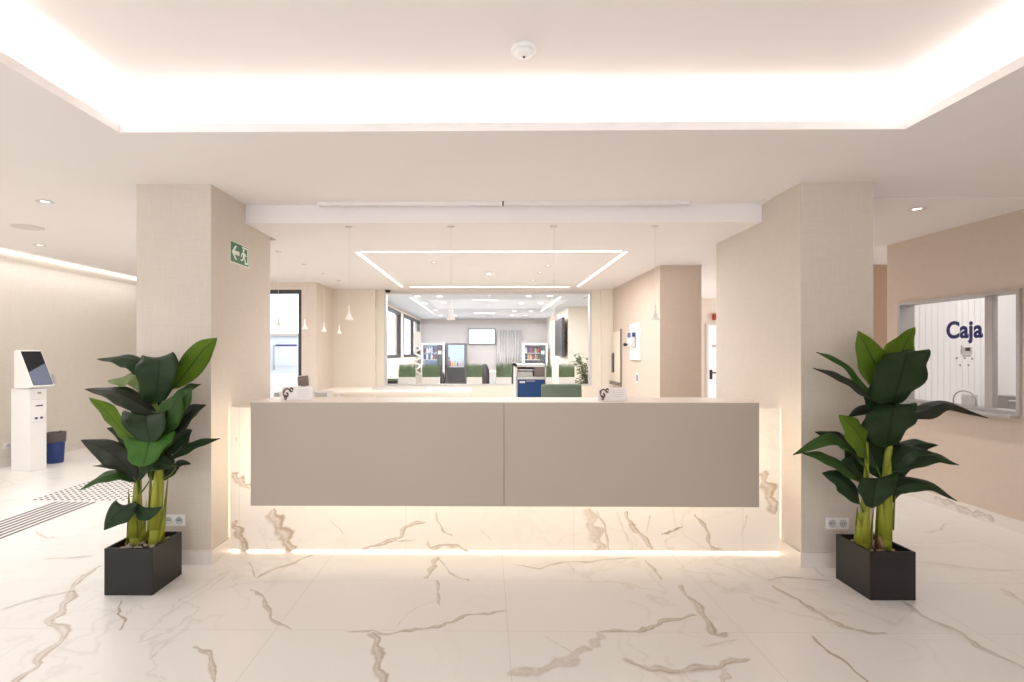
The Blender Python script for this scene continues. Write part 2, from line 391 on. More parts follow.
def wall_with_hole(axis, pos, th, a0, a1, z0, z1, holes):
    """axis 'x': wall at x=pos..pos+th running along y from a0..a1; axis 'y' likewise. holes: (h0,h1,hz0,hz1) sorted along a"""
    bm = NB()
    def bb(s0, s1, zz0, zz1):
        if s1 - s0 < 1e-4 or zz1 - zz0 < 1e-4: return
        p0, p1 = min(pos, pos + th), max(pos, pos + th)
        if axis == 'x': box(bm, p0, p1, s0, s1, zz0, zz1)
        else: box(bm, s0, s1, p0, p1, zz0, zz1)
    cur = a0
    for h0, h1, hz0, hz1 in holes:
        bb(cur, h0, z0, z1); bb(h0, h1, z0, hz0); bb(h0, h1, hz1, z1); cur = h1
    bb(cur, a1, z0, z1)
    return bm

# ------------------------------------------------------------------ marble veins (strips laid in the slab mesh)
def veins(bm, lay, strips, to3d, nrm, pxw, xlim=None):
    rnd = random.Random(3)
    for si, (pts, w, kind) in enumerate(strips):
        # to world
        wp = [to3d(*p) for p in pts]
        wp = spline(wp, max(9, 9 * len(wp)))
        L_ = sum((wp[k + 1] - wp[k]).length for k in range(len(wp) - 1)); dsp = [0.0] * len(wp)
        for step, amp in ((9, .035), (5, .022), (2, .010)):
            kn = [rnd.uniform(-1, 1) for _ in range(len(wp) // step + 3)]
            for k in range(len(wp)):
                q, f_ = divmod(k, step); f_ = f_ / step; dsp[k] += (kn[q] * (1 - f_) + kn[q + 1] * f_) * amp * min(L_, .8)
        base_t = (wp[-1] - wp[0]).normalized().cross(nrm)
        wp = [p + base_t * dd for p, dd in zip(wp, dsp)]
        n = len(wp); prev = None; ph1, ph2 = rnd.random() * 6, rnd.random() * 6
        for i, p in enumerate(wp):
            t = (wp[min(i + 1, n - 1)] - wp[max(i - 1, 0)]); t.normalize()
            s = t.cross(nrm).normalized()
            ww = w * pxw * (0.55 + 0.45 * math.sin(PI * (i + 0.6) / n)) * (0.8 + 0.35 * math.sin(i * .6 + ph1) + 0.3 * rnd.random())
            off = s * (0.5 * math.sin(i * 0.7 + ph2) + 0.4 * (rnd.random() - 0.5)) * w * pxw * 0.6 + nrm * (0.0004 + si * 0.00006)
            prof = ((-1.25, 0), (-0.7, 0.95 if kind != 'p' else 0.55), (0.0, 1.0 if kind == 'd' else 0.45), (0.6, 0.7 if kind != 'p' else 0.5), (1.3, 0))
            if kind == 'f': prof = tuple((a, b * 0.62) for a, b in prof)
            end = 0.25 if i in (0, n - 1) else 1.0
            row = []
            for a, b in prof:
                q_ = p + off + s * ww * a
                if xlim: q_.x = min(max(q_.x, xlim[0]), xlim[1])
                v = bm.verts.new(q_); v[lay] = b * end; row.append(v)
            if prev:
                for k in range(4): bm.faces.new((prev[k], prev[k + 1], row[k + 1], row[k]))
            prev = row
FV = [
 ([(100, 565), (78, 583), (66, 603), (54, 620), (64, 633), (32, 662), (18, 684)], 9, 'm'),
 ([(125, 600), (118, 612), (127, 620), (119, 631)], 2.5, 'd'),
 ([(256, 579), (280, 568), (316, 555)], 5, 'm'), ([(255, 578), (249, 562)], 1.6, 'd'),
 ([(248, 590), (265, 595), (272, 615), (290, 630)], 4, 'm'),
 ([(195, 646), (212, 655), (217, 684)], 5, 'm'),
 ([(437, 556), (434, 566), (426, 579)], 7, 'm'), ([(439, 560), (458, 577), (470, 581)], 2.5, 'm'), ([(437, 580), (440, 606)], 3, 'm'),
 ([(508, 610), (475, 615), (450, 625), (425, 630), (395, 631), (345, 631)], 4.5, 'm'),
 ([(371, 632), (380, 655), (385, 686)], 9, 'm'), ([(392, 628), (416, 610), (440, 600)], 1.2, 'f'),
 ([(512, 565), (542, 567), (567, 562), (602, 560), (642, 559)], 3, 'm'), ([(567, 562), (575, 575)], 2.5, 'f'),
 ([(644, 560), (662, 581)], 4, 'm'),
 ([(681, 584), (699, 610), (712, 634), (727, 634)], 7, 'm'),
 ([(694, 613), (662, 622), (637, 632), (598, 632)], 5.5, 'm'),
 ([(750, 658), (712, 666), (667, 671), (622, 660)], 7, 'm'),
 ([(592, 648), (562, 665), (508, 678)], 13, 'p'), ([(727, 668), (722, 684)], 6, 'f'), ([(604, 634), (590, 648)], 10, 'p'),
 ([(771, 585), (802, 602), (832, 620), (862, 632), (886, 635)], 5.5, 'm'),
 ([(809, 636), (832, 655), (872, 684)], 3, 'd'),
 ([(895, 598), (937, 622), (972, 645), (1030, 675)], 4.5, 'm'),
 ([(767, 581), (792, 577), (832, 580)], 3, 'm'), ([(812, 567), (826, 578)], 3, 'f'),
 ([(1002, 589), (1030, 607)], 8, 'f'), ([(925, 533), (936, 530), (941, 525), (953, 524)], 2, 'm'),
 ([(905, 543), (950, 542), (1000, 543)], 1.2, 'f'),
 ([(33, 530), (46, 537), (58, 538)], 4, 'p'), ([(80, 530), (105, 525)], 2, 'f'), ([(0, 480), (15, 484)], 2, 'f'),
 ([(0, 610), (40, 598), (75, 590)], 2, 'f'), ([(150, 628), (190, 600), (250, 560)], 1.2, 'f'), ([(170, 640), (150, 660)], 1.5, 'f'),
 ([(545, 636), (580, 660)], 1.5, 'f'), ([(885, 560), (960, 566), (1020, 572)], 1.5, 'f'), ([(40, 560), (95, 556)], 1.5, 'f'),
 ([(210, 590), (260, 582), (330, 584)], 1.2, 'f'), ([(700, 646), (740, 640)], 1.5, 'f'),
]
bm = NB(); lay = bm.verts.layers.float.new('vein')
box(bm, -6.2, 7.2, -4.0, 20, -0.1, 0.0)
veins(bm, lay, FV, lambda x, y: G(x, y), Vector((0, 0, 1)), 0.0060 * 0.5)
floor = obj('floor', bm, M['floor'], None, origin='keep'); floor['kind'] = 'structure'

# ------------------------------------------------------------------ ceilings
MX0, MX1 = -5.25, 4.40
bm = NB(); T = 0.045
box(bm, MX0, CVX0, -3.2, 9.55, MZ, MZ + T)
box(bm, CVX1, MX1, -3.2, 3.86, MZ, MZ + T)
box(bm, CVX0, CVX1, CVY1, 4.0, MZ, MZ + T); box(bm, CVX0, CVX1, -3.2, CVY0, MZ, MZ + T)
box(bm, CVX0, -1.87, 4.0, 4.6, MZ, MZ + T); box(bm, CVX0, -2.9, 4.6, 7.4, MZ, MZ + T)
box(bm, 2.05, 7.2, 3.86, 11.1, MZ - 0.008, MZ + T)
struct('ceiling', bm, M['ceil'])
bm = NB()
box(bm, CVX0 - .24, CVX1 + .24, CVY0 - .24, CVY1 + .24, UZ, UZ + .04)
for (a, b_, c, d) in ((CVX0 - .24, CVX0 - .2, CVY0 - .24, CVY1 + .24), (CVX1 + .2, CVX1 + .24, CVY0 - .24, CVY1 + .24), (CVX0 - .2, CVX1 + .2, CVY0 - .24, CVY0 - .2), (CVX0 - .2, CVX1 + .2, CVY1 + .2, CVY1 + .24)):
    box(bm, a, b_, c, d, MZ + T, UZ)
struct('ceiling_cove', bm, M['ceil'])
bm = NB(); LT = MZ + T - LZ
box(bm, -1.86, 2.105, 4.0, 4.6, LZ, LZ + LT); box(bm, -3.06, 2.43, 4.6, 8.6, LZ, LZ + LT)
struct('ceiling_lowered', bm, M['ceil_low'])
bm = NB(); box(bm, -6.2, MX0, -3.2, 9.6, 2.9, 2.95); box(bm, MX0, MX0 + .04, -3.2, 9.6, MZ + T, 2.9)
struct('ceiling_slot_left', bm, M['ceil'])
BZ = 2.60
bm = NB(); box(bm, -2.6, 2.98, 8.6, 18.6, BZ, BZ + .05); struct('ceiling_waiting_room', bm, M['ceil_cool'])

# ------------------------------------------------------------------ walls
LX = -6.03
struct('wall_left', B(LX - .15, LX, -3.2, 9.6, 0, 2.95), M['wall_l'])
WX0, WX1 = PX(262, 7.37) - .7, PX(301.5, 7.37)
WZ1 = PZ(289.3, 7.37)
struct('wall_back_left', wall_with_hole('y', 7.37, .18, -4.15, -2.42, 0, 2.95, [(WX0, WX1, 0.0, WZ1)]), M['wall'])
struct('wall_hall_end', B(LX, -4.1, 9.5, 9.6, 0, 2.95), M['wall_l'])
struct('wall_hall_return', B(-4.25, -4.15, 7.37, 9.5, 0, 2.95), M['wall_l'])
struct('wall_back_return', B(PX(333, 8.19) - .2, PX(333, 8.19), 7.551, 8.19, 0, LZ + .02), M['wall'])
bx0, bx1 = PX(375, 8.19), PX(602, 8.19)
wx0, wx1, wz0, wz1 = PX(384.5, 8.30), PX(591.5, 8.30), PZ(385.5, 8.30), PZ(291.5, 8.30)
struct('wall_back_pale', B(-2.45, bx0, 8.19, 8.45, 0, LZ + .02), M['pale'])
struct('wall_back_pilaster', B(bx1, 2.2, 8.19, 8.45, 0, LZ + .02), M['pale'])
struct('wall_back_window', wall_with_hole('y', 8.30, .15, bx0, bx1, 0, BZ + .05, [(wx0, wx1, wz0, wz1)]), M['pale'])
RX = 1.975
struct('wall_right_service', B(RX, PX(701.5, 5.97), 5.97, 8.45, 0, BZ + .05), M['wall_r'])
struct('wall_corridor_end', B(2.2, 7.2, 11.0, 11.15, 0, BZ + .05), M['wall'])
struct('wall_corridor_right', B(4.23, 7.2, 6.77, 6.9, 0, MZ + .02), M['tan'])
WRX = PX(1024, 4.10)
WRX = 4.22
ry0, ry1 = 4.09, 5.40                # ticket window along the right wall
def YR(px, X=None): # depth on the plane x = X for a pixel column
    X = WRX if X is None else X
    lo, hi = 3.0, 8.0
    for _ in range(40):
        m = (lo + hi) / 2
        if PX(px, m) > X: hi = m
        else: lo = m
    return lo
cy0, cy1 = YR(1019), YR(901)
cz1, cz0 = 1.915, 0.955
struct('wall_right', wall_with_hole('x', WRX, .14, -3.2, 5.54, 0, MZ + .02, [(cy0, cy1, cz0, cz1)]), M['wall_r'])
bm = NB(); box(bm, WRX + .14, 7.2, 5.42, 5.54, 0, MZ); box(bm, WRX + .14, 6.3, 3.0, 3.1, 0, MZ); box(bm, 6.3, 6.4, 3.0, 5.54, 0, MZ)
struct('wall_cashier_room', bm, M['white_wall'])
struct('wall_front', wall_with_hole('y', -3.2, -.15, LX, 4.4, 0, 2.95, [(-5.6, 2.4, 0.05, 2.5)]), M['wall'])  # unseen wall behind the camera, its opening shaped to let daylight in
# waiting room beyond the window
BX0, BX1, BY = -2.36, 2.1, 18.4
w1 = (PX(385, 11.5) * 0, 0)
def YL(px):
    lo, hi = 8.0, 30.0
    for _ in range(50):
        m = (lo + hi) / 2
        if PX(px, m) > BX0: lo = m       # the column's x moves left with depth
        else: hi = m
    return lo
yA0, yA1 = 11.0, YL(400.5); yB0, yB1 = YL(403.5), 18.2
struct('wall_waiting_left', wall_with_hole('x', BX0, -.15, 8.45, BY, 0, BZ, [(yA0, yA1, 1.28, 2.52), (yB0, yB1, 1.28, 2.52)]), M['pale'])
struct('wall_waiting_back', B(BX0 - .2, 3.0, BY, BY + .15, 0, BZ), M['backwall'])
bm = NB(); box(bm, PX(568, 13.5), 3.0, 13.5, BY, 0, BZ); box(bm, 2.9, 2.98, 8.45, 13.5, 0, BZ)
struct('wall_waiting_right', bm, M['waitwall'])
bm = NB(); box(bm, -1.95, 1.95, 8.451, 8.80, 0, wz0 - .01); struct('wall_window_ledge', bm, M['pale'])

# pillars
CL = (PX(136.6, 3.497), PX(211.1, 3.497), 3.497, PX(211.1, 3.497) / PX(270.3, 10) * 10)
CR = (PX(801.2, 3.497), PX(873.3, 3.497), 3.497, PX(801.2, 3.497) / PX(716.2, 10) * 10)
struct('wall_pillar_left', B(*CL, 0, MZ + .02), M['col_front'])
struct('wall_pillar_right', B(*CR, 0, MZ + .02), M['col_front'])
for nm, c in (('baseboard_pillar_left', CL), ('baseboard_pillar_right', CR)):
    bm = NB(); e = .008
    box(bm, c[0] - e, c[1] + e, c[2] - e, c[2], 0, .098); box(bm, c[0] - e, c[0], c[2], c[3], 0, .098); box(bm, c[1], c[1] + e, c[2], c[3], 0, .098)
    struct(nm, bm, M['bmarble'])
bm = NB(); lay = bm.verts.layers.float.new('vein'); box(bm, WRX - .012, WRX, -3.2, 5.54, 0, .10)
veins(bm, lay, [([(4.95, .04), (4.80, .07), (4.6, .04), (4.48, .06), (4.36, .03)], 30, 'f')], lambda a, b: Vector((WRX - .012, a, b)), Vector((-1, 0, 0)), 0.001)
struct('baseboard_right', bm, M['bmarble'])
struct('baseboard_left', B(LX, LX + .012, -3.2, 9.5, 0, .10), M['bmarble'])
# ceiling step line, rail against the drop
XL, XR = -2.42, 2.1

# ------------------------------------------------------------------ reception desk
DY = 3.49
dx0, dx1, ds = PX(250.5, DY), PX(759.2, DY), PX(504, DY)
pz0, pz1 = PZ(506.5, DY), 1.10
MYW = 3.725
mzt = 1.035
mx0, mx1 = CL[1] + .004, CR[0] - .004
desk = thing('reception_desk', 'long greige reception desk with floating front panel and glowing marble base between the two pillars', 'reception desk', ((dx0 + dx1) / 2, 3.7, 0))
obj('front_panel', B(dx0, ds - .0015, DY, DY + .025, pz0, pz1 - .004, .001), M['panel'], desk)
obj('front_panel', B(ds + .0015, dx1, DY, DY + .025, pz0, pz1 - .004, .001), M['panel'], desk)
obj('seam_strip', B(ds - .006, ds + .006, DY + .012, DY + .03, pz0, pz1 - .004), M['seam'], desk)
obj('countertop', B(dx0 - .0, dx1 + .0, DY + .001, DY + .37, pz1 - .004, pz1, .001), M['panel_edge'], desk)
obj('corner_backing', B(mx0, mx0 + .03, MYW + .05, MYW + .06, 0, mzt), M['white'], desk)
obj('corner_backing', B(mx1 - .03, mx1, MYW + .05, MYW + .06, 0, mzt), M['white'], desk)
obj('desk_body', B(dx0 + .05, dx1 - .05, DY + .03, MYW - .001, pz0 + .06, pz1 - .005), M['white'], desk)
# lit channel all round the back of the panel
for nm, b_ in (('light_strip', (dx0 + .06, dx1 - .06, DY + .035, DY + .055, pz0 + .035, pz0 + .045)), ('side_strip', (dx0 + .030, dx0 + .042, DY + .035, DY + .055, pz0 + .05, pz1 - .05)), ('side_strip', (dx1 - .042, dx1 - .030, DY + .035, DY + .055, pz0 + .05, pz1 - .05))):
    o = obj('light_strip', B(*b_), M['led'] if nm == 'light_strip' else M['led_side'], desk); o['label'] = 'warm white light strip'
o = obj('light_strip', B(mx0 + .02, mx1 - .02, MYW + .002, MYW + .012, .003, .011), M['led_hi'], desk)
o = obj('light_strip', B(mx0 + .024, mx0 + .034, MYW + .0205, MYW + .040, .02, mzt - .02), M['led'], desk)
o = obj('light_strip', B(mx1 - .034, mx1 - .024, MYW + .0205, MYW + .040, .02, mzt - .02), M['led'], desk)
bm = NB(); lay = bm.verts.layers.float.new('vein')
box(bm, mx0 + .010, mx1 - .010, MYW, MYW + .02, .016, mzt)
WV = [
 ([(271, 509), (281, 530), (293, 551)], 15, 'm'), ([(224, 521), (238, 533), (247, 551)], 9, 'm'), ([(222, 472), (238, 480), (250, 489)], 9, 'm'),
 ([(425, 519), (406, 526), (394, 540), (362, 550)], 4, 'm'), ([(392, 541), (415, 540)], 1.5, 'm'), ([(434, 512), (442, 529), (452, 536)], 2, 'm'),
 ([(427, 540), (432, 547), (450, 545), (468, 551)], 3.5, 'm'),
 ([(588, 508), (594, 530), (600, 551)], 15, 'p'), ([(598, 510), (605, 532), (609, 551)], 2, 'm'),
 ([(625, 511), (635, 530), (652, 551)], 5, 'm'), ([(616, 511), (628, 542)], 2, 'f'), ([(650, 515), (646, 535)], 1.6, 'f'),
 ([(661, 534), (672, 531), (683, 526)], 2.5, 'd'), ([(694, 514), (705, 530), (709, 545), (720, 552)], 3.5, 'm'),
 ([(748, 515), (741, 536)], 1.8, 'f'), ([(761, 472), (768, 492), (775, 515)], 13, 'm'), ([(480, 530), (492, 540)], 1.2, 'f'),
 ([(330, 520), (345, 535)], 1.2, 'f'), ([(236, 437), (237, 441)], 1, 'd')]
veins(bm, lay, WV, lambda x, y: P(max(x, 232), y, MYW), Vector((0, -1, 0)), 0.0072 * 0.5, (mx0 + .023, mx1 - .023))
obj('marble_back_panel', bm, M['wmarble'], desk)
obj('work_surface', B(mx0 + .05, mx1 - .05, MYW + .021, MYW + .75, .72, .75), M['panel_edge'], desk)
obj('marble_top_edge', B(mx0 + .036, mx1 - .036, MYW + .021, MYW + .06, .2, mzt), M['panel_edge'], desk)

# rail on the ceiling in front of the drop
ry = 3.93
rail = thing('ceiling_rail', 'long slim cream rail fixed to the ceiling above the reception desk', 'ceiling rail', (.1, ry, MZ))
a0, a1, am = PX(318, ry), PX(690, ry), PX(503, ry)
obj('housing', B(a0, am - .006, ry - .02, ry + .03, MZ - .026, MZ, .002), M['ceil'], rail)
obj('housing', B(am + .006, a1, ry - .02, ry + .03, MZ - .026, MZ, .002), M['ceil'], rail)
obj('catch', B(am - .005, am + .005, ry - .022, ry + .02, MZ - .03, MZ, .001), M['darkgrey'], rail)
struct('trim_1', B(-1.86, 2.105, 3.992, 4.0, LZ, MZ), M['ceil_low'])

# ------------------------------------------------------------------ smoke detectors, camera, downlights
def detector(name, label, x, y, z, r=.058):
    t = thing(name, label, 'smoke detector', (x, y, z))
    obj('base', lathe(NB(), [(r * .95, 0), (r, -.006), (r, -.014), (r * .9, -.018)], x, y, 32, z), M['white'], t, True)
    obj('chamber', lathe(NB(), [(r * .72, -.018), (r * .72, -.03), (r * .5, -.038), (.004, -.04)], x, y, 32, z), M['white'], t, True)
    obj('sensor', lathe(NB(), [(.006, -.04), (.006, -.044), (.003, -.046)], x, y, 12, z), M['darkgrey'], t, True)
d0 = P(524, 50, 1.0); yy = (UZ - HC) * F / (CY - 48)
detector('smoke_detector', 'round white smoke detector in the middle of the glowing recessed ceiling', PX(524, yy), yy, UZ)
yy = (LZ - HC) * F / (CY - 272.5)
detector('smoke_detector', 'small smoke detector on the lowered ceiling inside the rectangle of light lines', PX(489, yy), yy, LZ, .06)
def CP(px, py, z):
    Y = (z - HC) * F / (CY - py); return PX(px, Y), Y
def downlight(label, px, py, z, r=.045, group=None, power=0):
    x, y = CP(px, py, z)
    t = thing('downlight', label, 'downlight', (x, y, z), 0, group)
    bm = NB(); lathe(bm, [(r, 0), (r * 1.25, -.002), (r * 1.25, -.005), (r * .85, -.005), (r * .8, -.001)], x, y, 24, z); obj('rim', bm, M['shade_cap'], t, True)
    obj('lamp', lathe(NB(), [(r * .6, -.001), (r * .6, -.004), (.001, -.0045)], x, y, 20, z), M['led_spot'], t, True)
    if power:
        l = bpy.data.lights.new('spot', 'SPOT'); l.energy = power; l.spot_size = 1.7; l.spot_blend = .9; l.shadow_soft_size = .05; l.color = NEUT
        o = bpy.data.objects.new('downlight_beam', l); C.objects.link(o); o.location = (x, y, z - .03)
downlight('recessed downlight in the left hall ceiling, the one closer to the cove edge', 45, 200, MZ, power=30)
downlight('recessed downlight in the left hall ceiling between the round speaker and the wall light line', 40, 216.5 + 27.5, MZ, power=30)
downlight('recessed ceiling downlight beside the right pillar above the cashier window', 917, 210, MZ - .008, .05, power=34)
G2 = 'tiny downlights in the lowered ceiling'
for px, py, lb in ((434, 262, 'tiny ceiling spot nearest the left light line'), (548, 265.5, 'tiny ceiling spot to the right of the detector, largest of three'), (540, 272.5, 'tiny ceiling spot to the right of the detector, middle of three'), (533, 280, 'tiny ceiling spot to the right of the detector, lowest of three')):
    downlight(lb, px, py, LZ, .03, G2)
x, y = CP(28, 226, MZ)
tag(obj('ceiling_speaker', lathe(NB(), [(.12, 0), (.12, -.006), (.1, -.008), (.001, -.008)], x, y, 32, MZ), M['shade_cap'], None, True), 'flat round grey loudspeaker set in the left hall ceiling', 'loudspeaker')
# light line along the left wall
o = obj('wall_light_line', B(LX + .002, LX + .03, -3.0, 9.48, 2.68, 2.705), M['led_ceil'])
tag(o, 'long white light line washing the top of the left wall', 'light line')
area('wall_wash', (LX + .18, 3.2, 2.72), (0, math.radians(-35), 0), .04, 11.5, 38, NEUT)

# rectangle of light lines in the lowered ceiling
def lline(label, p0, p1, w=.028):
    (xa, ya), (xb, yb) = CP(*p0, LZ), CP(*p1, LZ)
    o = obj('ceiling_light_line', B(min(xa, xb) - (w / 2 if abs(xa - xb) < .3 else 0), max(xa, xb) + (w / 2 if abs(xa - xb) < .3 else 0), min(ya, yb) - (w / 2 if abs(ya - yb) < .3 else 0), max(ya, yb) + (w / 2 if abs(ya - yb) < .3 else 0), LZ - .004, LZ), M['led_ceil'])
    tag(o, label, 'light line', 'light lines forming a rectangle on the lowered ceiling')
ya = CP(487, 251.5, LZ)[1]; yb = CP(487, 286.8, LZ)[1]
def barline(label, x0, x1, y0, y1):
    o = obj('ceiling_light_line', B(x0, x1, y0, y1, LZ - .004, LZ), M['led_ceil'])
    tag(o, label, 'light line', 'light lines forming a rectangle on the lowered ceiling')
xl, xr = PX(356.5, ya), PX(626.7, ya)
barline('white ceiling light line, the long side above the desk', xl + .05, xr - .05, ya - .016, ya + .016)
barline('white ceiling light line, the long side by the window wall', xl + .12, xr - .12, yb - .016, yb + .016)
barline('white ceiling light line, the short side by the pale left pier', xl - .016, xl + .016, ya + .03, yb - .04)
barline('white ceiling light line, the short side by the right service wall', xr - .016, xr + .016, ya + .03, yb - .04)
area('line_light', ((xl + xr) / 2, (ya + yb) / 2, LZ - .012), (0, 0, 0), .03, yb - ya, 1, NEUT)

# pendants
def pendant_at(x, y, zb, label, group):
    t = thing('pendant_lamp', label, 'pendant lamp', (x, y, LZ), 0, group)
    obj('canopy', lathe(NB(), [(.03, 0), (.03, -.006), (.004, -.01)], x, y, 20, LZ), M['shade_cap'], t, True)
    obj('cord', tube(NB(), [(x, y, LZ - .008), (x, y, zb + .11)], .0014, 6), M['cordm'], t)
    obj('lamp_shade', lathe(NB(), [(.004, .115), (.006, .11), (.007, .065), (.014, .042), (.030, .010), (.034, 0), (.031, 0), (.016, .03), (.004, .055)], x, y, 24, zb), M['shade'], t, True)
    obj('bulb', lathe(NB(), [(.025, .004), (.025, .008), (.001, .012)], x, y, 16, zb), M['bulb'], t, True)
pens = [(349, 'pendant over the desk above the screen end of the desk'), (451, 'pendant over the desk in front of the window by the bottle vending machine'), (554, 'pendant over the desk in front of the window beside the dark wall screen'), (655, 'pendant over the desk in front of the right service wall')]
for px, lb in pens:
    pendant_at(PX(px, 4.1), 4.1, PZ(320, 4.1), 'white cone ' + lb, 'pendant lamps over the reception desk')
for yy, lb in ((5.1, 'in front of the bright glass door'), (5.84, 'beside the dark frame of the glass door'), (6.53, 'in front of the left back wall, third from the glass door'), (7.2, 'in front of the left back wall corner, farthest of its row')):
    pendant_at(-2.05, yy, 1.69, 'small white cone pendant ' + lb, 'pendant lamps hanging in a row by the glass door')

# security camera dome
x, y = PX(388, 8.15), 8.14
t = thing('security_camera', 'tiny black dome camera at the top corner of the window', 'security camera', (x, y, LZ))
obj('mount', lathe(NB(), [(.05, 0), (.05, -.015), (.04, -.02)], x, y, 20, LZ), M['white'], t, True)
obj('dome', lathe(NB(), [(.045, -.02), (.042, -.04), (.025, -.058), (.002, -.064)], x, y, 20, LZ), M['blackplastic'], t, True)

# exit sign on the side of the left pillar
y0, y1 = 0, 0
def yside(px):
    lo, hi = 3.0, 9.0
    for _ in range(40):
        m = (lo + hi) / 2
        if PX(px, m) > CL[1]: hi = m
        else: lo = m
    lo2, hi2 = 3.0, 9.0
    for _ in range(60):
        m = (lo2 + hi2) / 2
        # CL[1] negative: column moves right as depth grows
        u = CX + F * (math.tan(math.atan2(CL[1], m) + YAW))
        if u < px: lo2 = m
        else: hi2 = m
    return lo2
y0, y1 = yside(229.7), yside(247.8)
zt, zb = PZ(240, y0), PZ(260.3, y0)
t = thing('exit_sign', 'green and white emergency exit sign with arrow on the left pillar', 'exit sign', (CL[1], (y0 + y1) / 2, zb))
x = CL[1]
obj('panel', B(x + .001, x + .006, y0, y1, zb, zt, .001), M['green_sign'], t)
sw, sh = y1 - y0, zt - zb
fr = NB()
for b_ in ((y0 - .006, y1 + .006, zt, zt + .006), (y0 - .006, y1 + .006, zb - .008, zb), (y0 - .006, y0, zb, zt), (y1, y1 + .006, zb, zt)):
    box(fr, x + .001, x + .007, *b_)
obj('border', fr, M['white_ph'], t)
fm = (Vector((x + .006, y0, zb)), (0, sw / 2, 0), (0, 0, sh), (1, 0, 0))
ar = [(.12, .5), (.5, .86), (.66, .86), (.42, .6), (.92, .6), (.92, .4), (.42, .4), (.66, .14), (.5, .14)]
obj('arrow', prism(NB(), ar, .002, fm), M['white_ph'], t)
fm2 = (Vector((x + .006, y0 + sw / 2, zb)), (0, sw / 2, 0), (0, 0, sh), (1, 0, 0))
bm = NB(); prism(bm, [(.05, .05), (.30, .05), (.30, .55), (.42, .62), (.42, .05), (.55, .05), (.55, .92), (.05, .92)][:0] or [(.62, .08), (.93, .08), (.93, .95), (.25, .95), (.25, .86), (.84, .86), (.84, .17), (.62, .17)], .002, fm2); obj('door_mark', bm, M['white_ph'], t)
bm = NB()
prism(bm, [(.40 + .09 * math.cos(a * PI / 6), .76 + .075 * math.sin(a * PI / 6)) for a in range(12)], .0025, fm2)
prism(bm, [(.30, .66), (.52, .66), (.72, .52), (.69, .46), (.52, .54), (.52, .42), (.66, .26), (.62, .06), (.53, .08), (.55, .24), (.40, .36), (.30, .20), (.08, .18), (.08, .26), (.25, .28), (.34, .45), (.33, .56), (.22, .50), (.17, .38), (.10, .41), (.17, .57)], .0022, fm2)
obj('running_figure', bm, M['white_ph'], t)

# wall sockets
def socket_plate(label, px0, px1, py0, py1, Y):
    x0, x1, z1, z0 = PX(px0, Y), PX(px1, Y), PZ(py0, Y, px0), PZ(py1, Y, px0)
    t = thing('wall_socket', label, 'wall socket', ((x0 + x1) / 2, Y, z0))
    obj('plate', B(x0, x1, Y - .009, Y, z0, z1, .002), M['white'], t)
    xm = (x0 + x1) / 2; zc = (z0 + z1) / 2; h = (z1 - z0)
    for xc in ((x0 + xm) / 2, (x1 + xm) / 2):
        o = obj('socket', lathe(NB(), [(h * .34, -.0095), (h * .34, -.0105), (h * .28, -.0105), (h * .26, -.009)], xc, Y, 20, zc, 'y'), M['grey_lt'], t, True)
        obj('pin_hole', B(xc - h * .13, xc - h * .05, Y - .0112, Y - .0105, zc - h * .05, zc + h * .05), M['darkgrey'], o)
        obj('pin_hole', B(xc + h * .05, xc + h * .13, Y - .0112, Y - .0105, zc - h * .05, zc + h * .05), M['darkgrey'], o)
socket_plate('white double socket plate low on the left pillar', 163.5, 185.5, 514.3, 525.5, CL[2])
socket_plate('white double socket plate low on the right pillar', 825.8, 848, 517.2, 529, CR[2])

# ------------------------------------------------------------------ planters and plants
def leaf_mesh(pts, width, nrm, fold=.18, wave=.05, seed=0, blunt=.85, power=.75, side=None):
    rnd = random.Random(seed); n = 22; c = spline(pts, n)
    L = sum((c[i + 1] - c[i]).length for i in range(n - 1))
    bm = NB(); uvl = bm.loops.layers.uv.new('UVMap'); rows = []
    nr = Vector(nrm).normalized(); ph = rnd.random() * 6
    prof = (-1, -.75, -.5, -.25, -.06, 0, .06, .25, .5, .75, 1)
    for i in range(n):
        t = i / (n - 1)
        T_ = (c[min(i + 1, n - 1)] - c[max(i - 1, 0)]).normalized()
        s = T_.cross(nr)
        if s.length < .1: s = T_.cross(Vector((0.3, -1, .2)))
        if side is not None: s = Vector(side)
        s.normalize(); nn = s.cross(T_).normalized()
        w = width / 2 * max(.0, math.sin(PI * min(1, t ** blunt))) ** power
        w = max(w, .0025)
        row = []
        for v in prof:
            e = abs(v)
            z = -fold * w * (e ** 1.3) + wave * w * math.sin(t * 17 + ph + (2 if v > 0 else 0)) * e * e + (0.0015 if v == 0 else 0)
            row.append(bm.verts.new(c[i] + s * v * w + nn * z))
        rows.append(row)
    for i in range(n - 1):
        for k in range(len(prof) - 1):
            f = bm.faces.new((rows[i][k], rows[i][k + 1], rows[i + 1][k + 1], rows[i + 1][k]))
            for lp, (a, b_) in zip(f.loops, ((i, k), (i, k + 1), (i + 1, k + 1), (i + 1, k))):
                lp[uvl].uv = (prof[b_] / 2 + .5, a / (n - 1))
    return bm

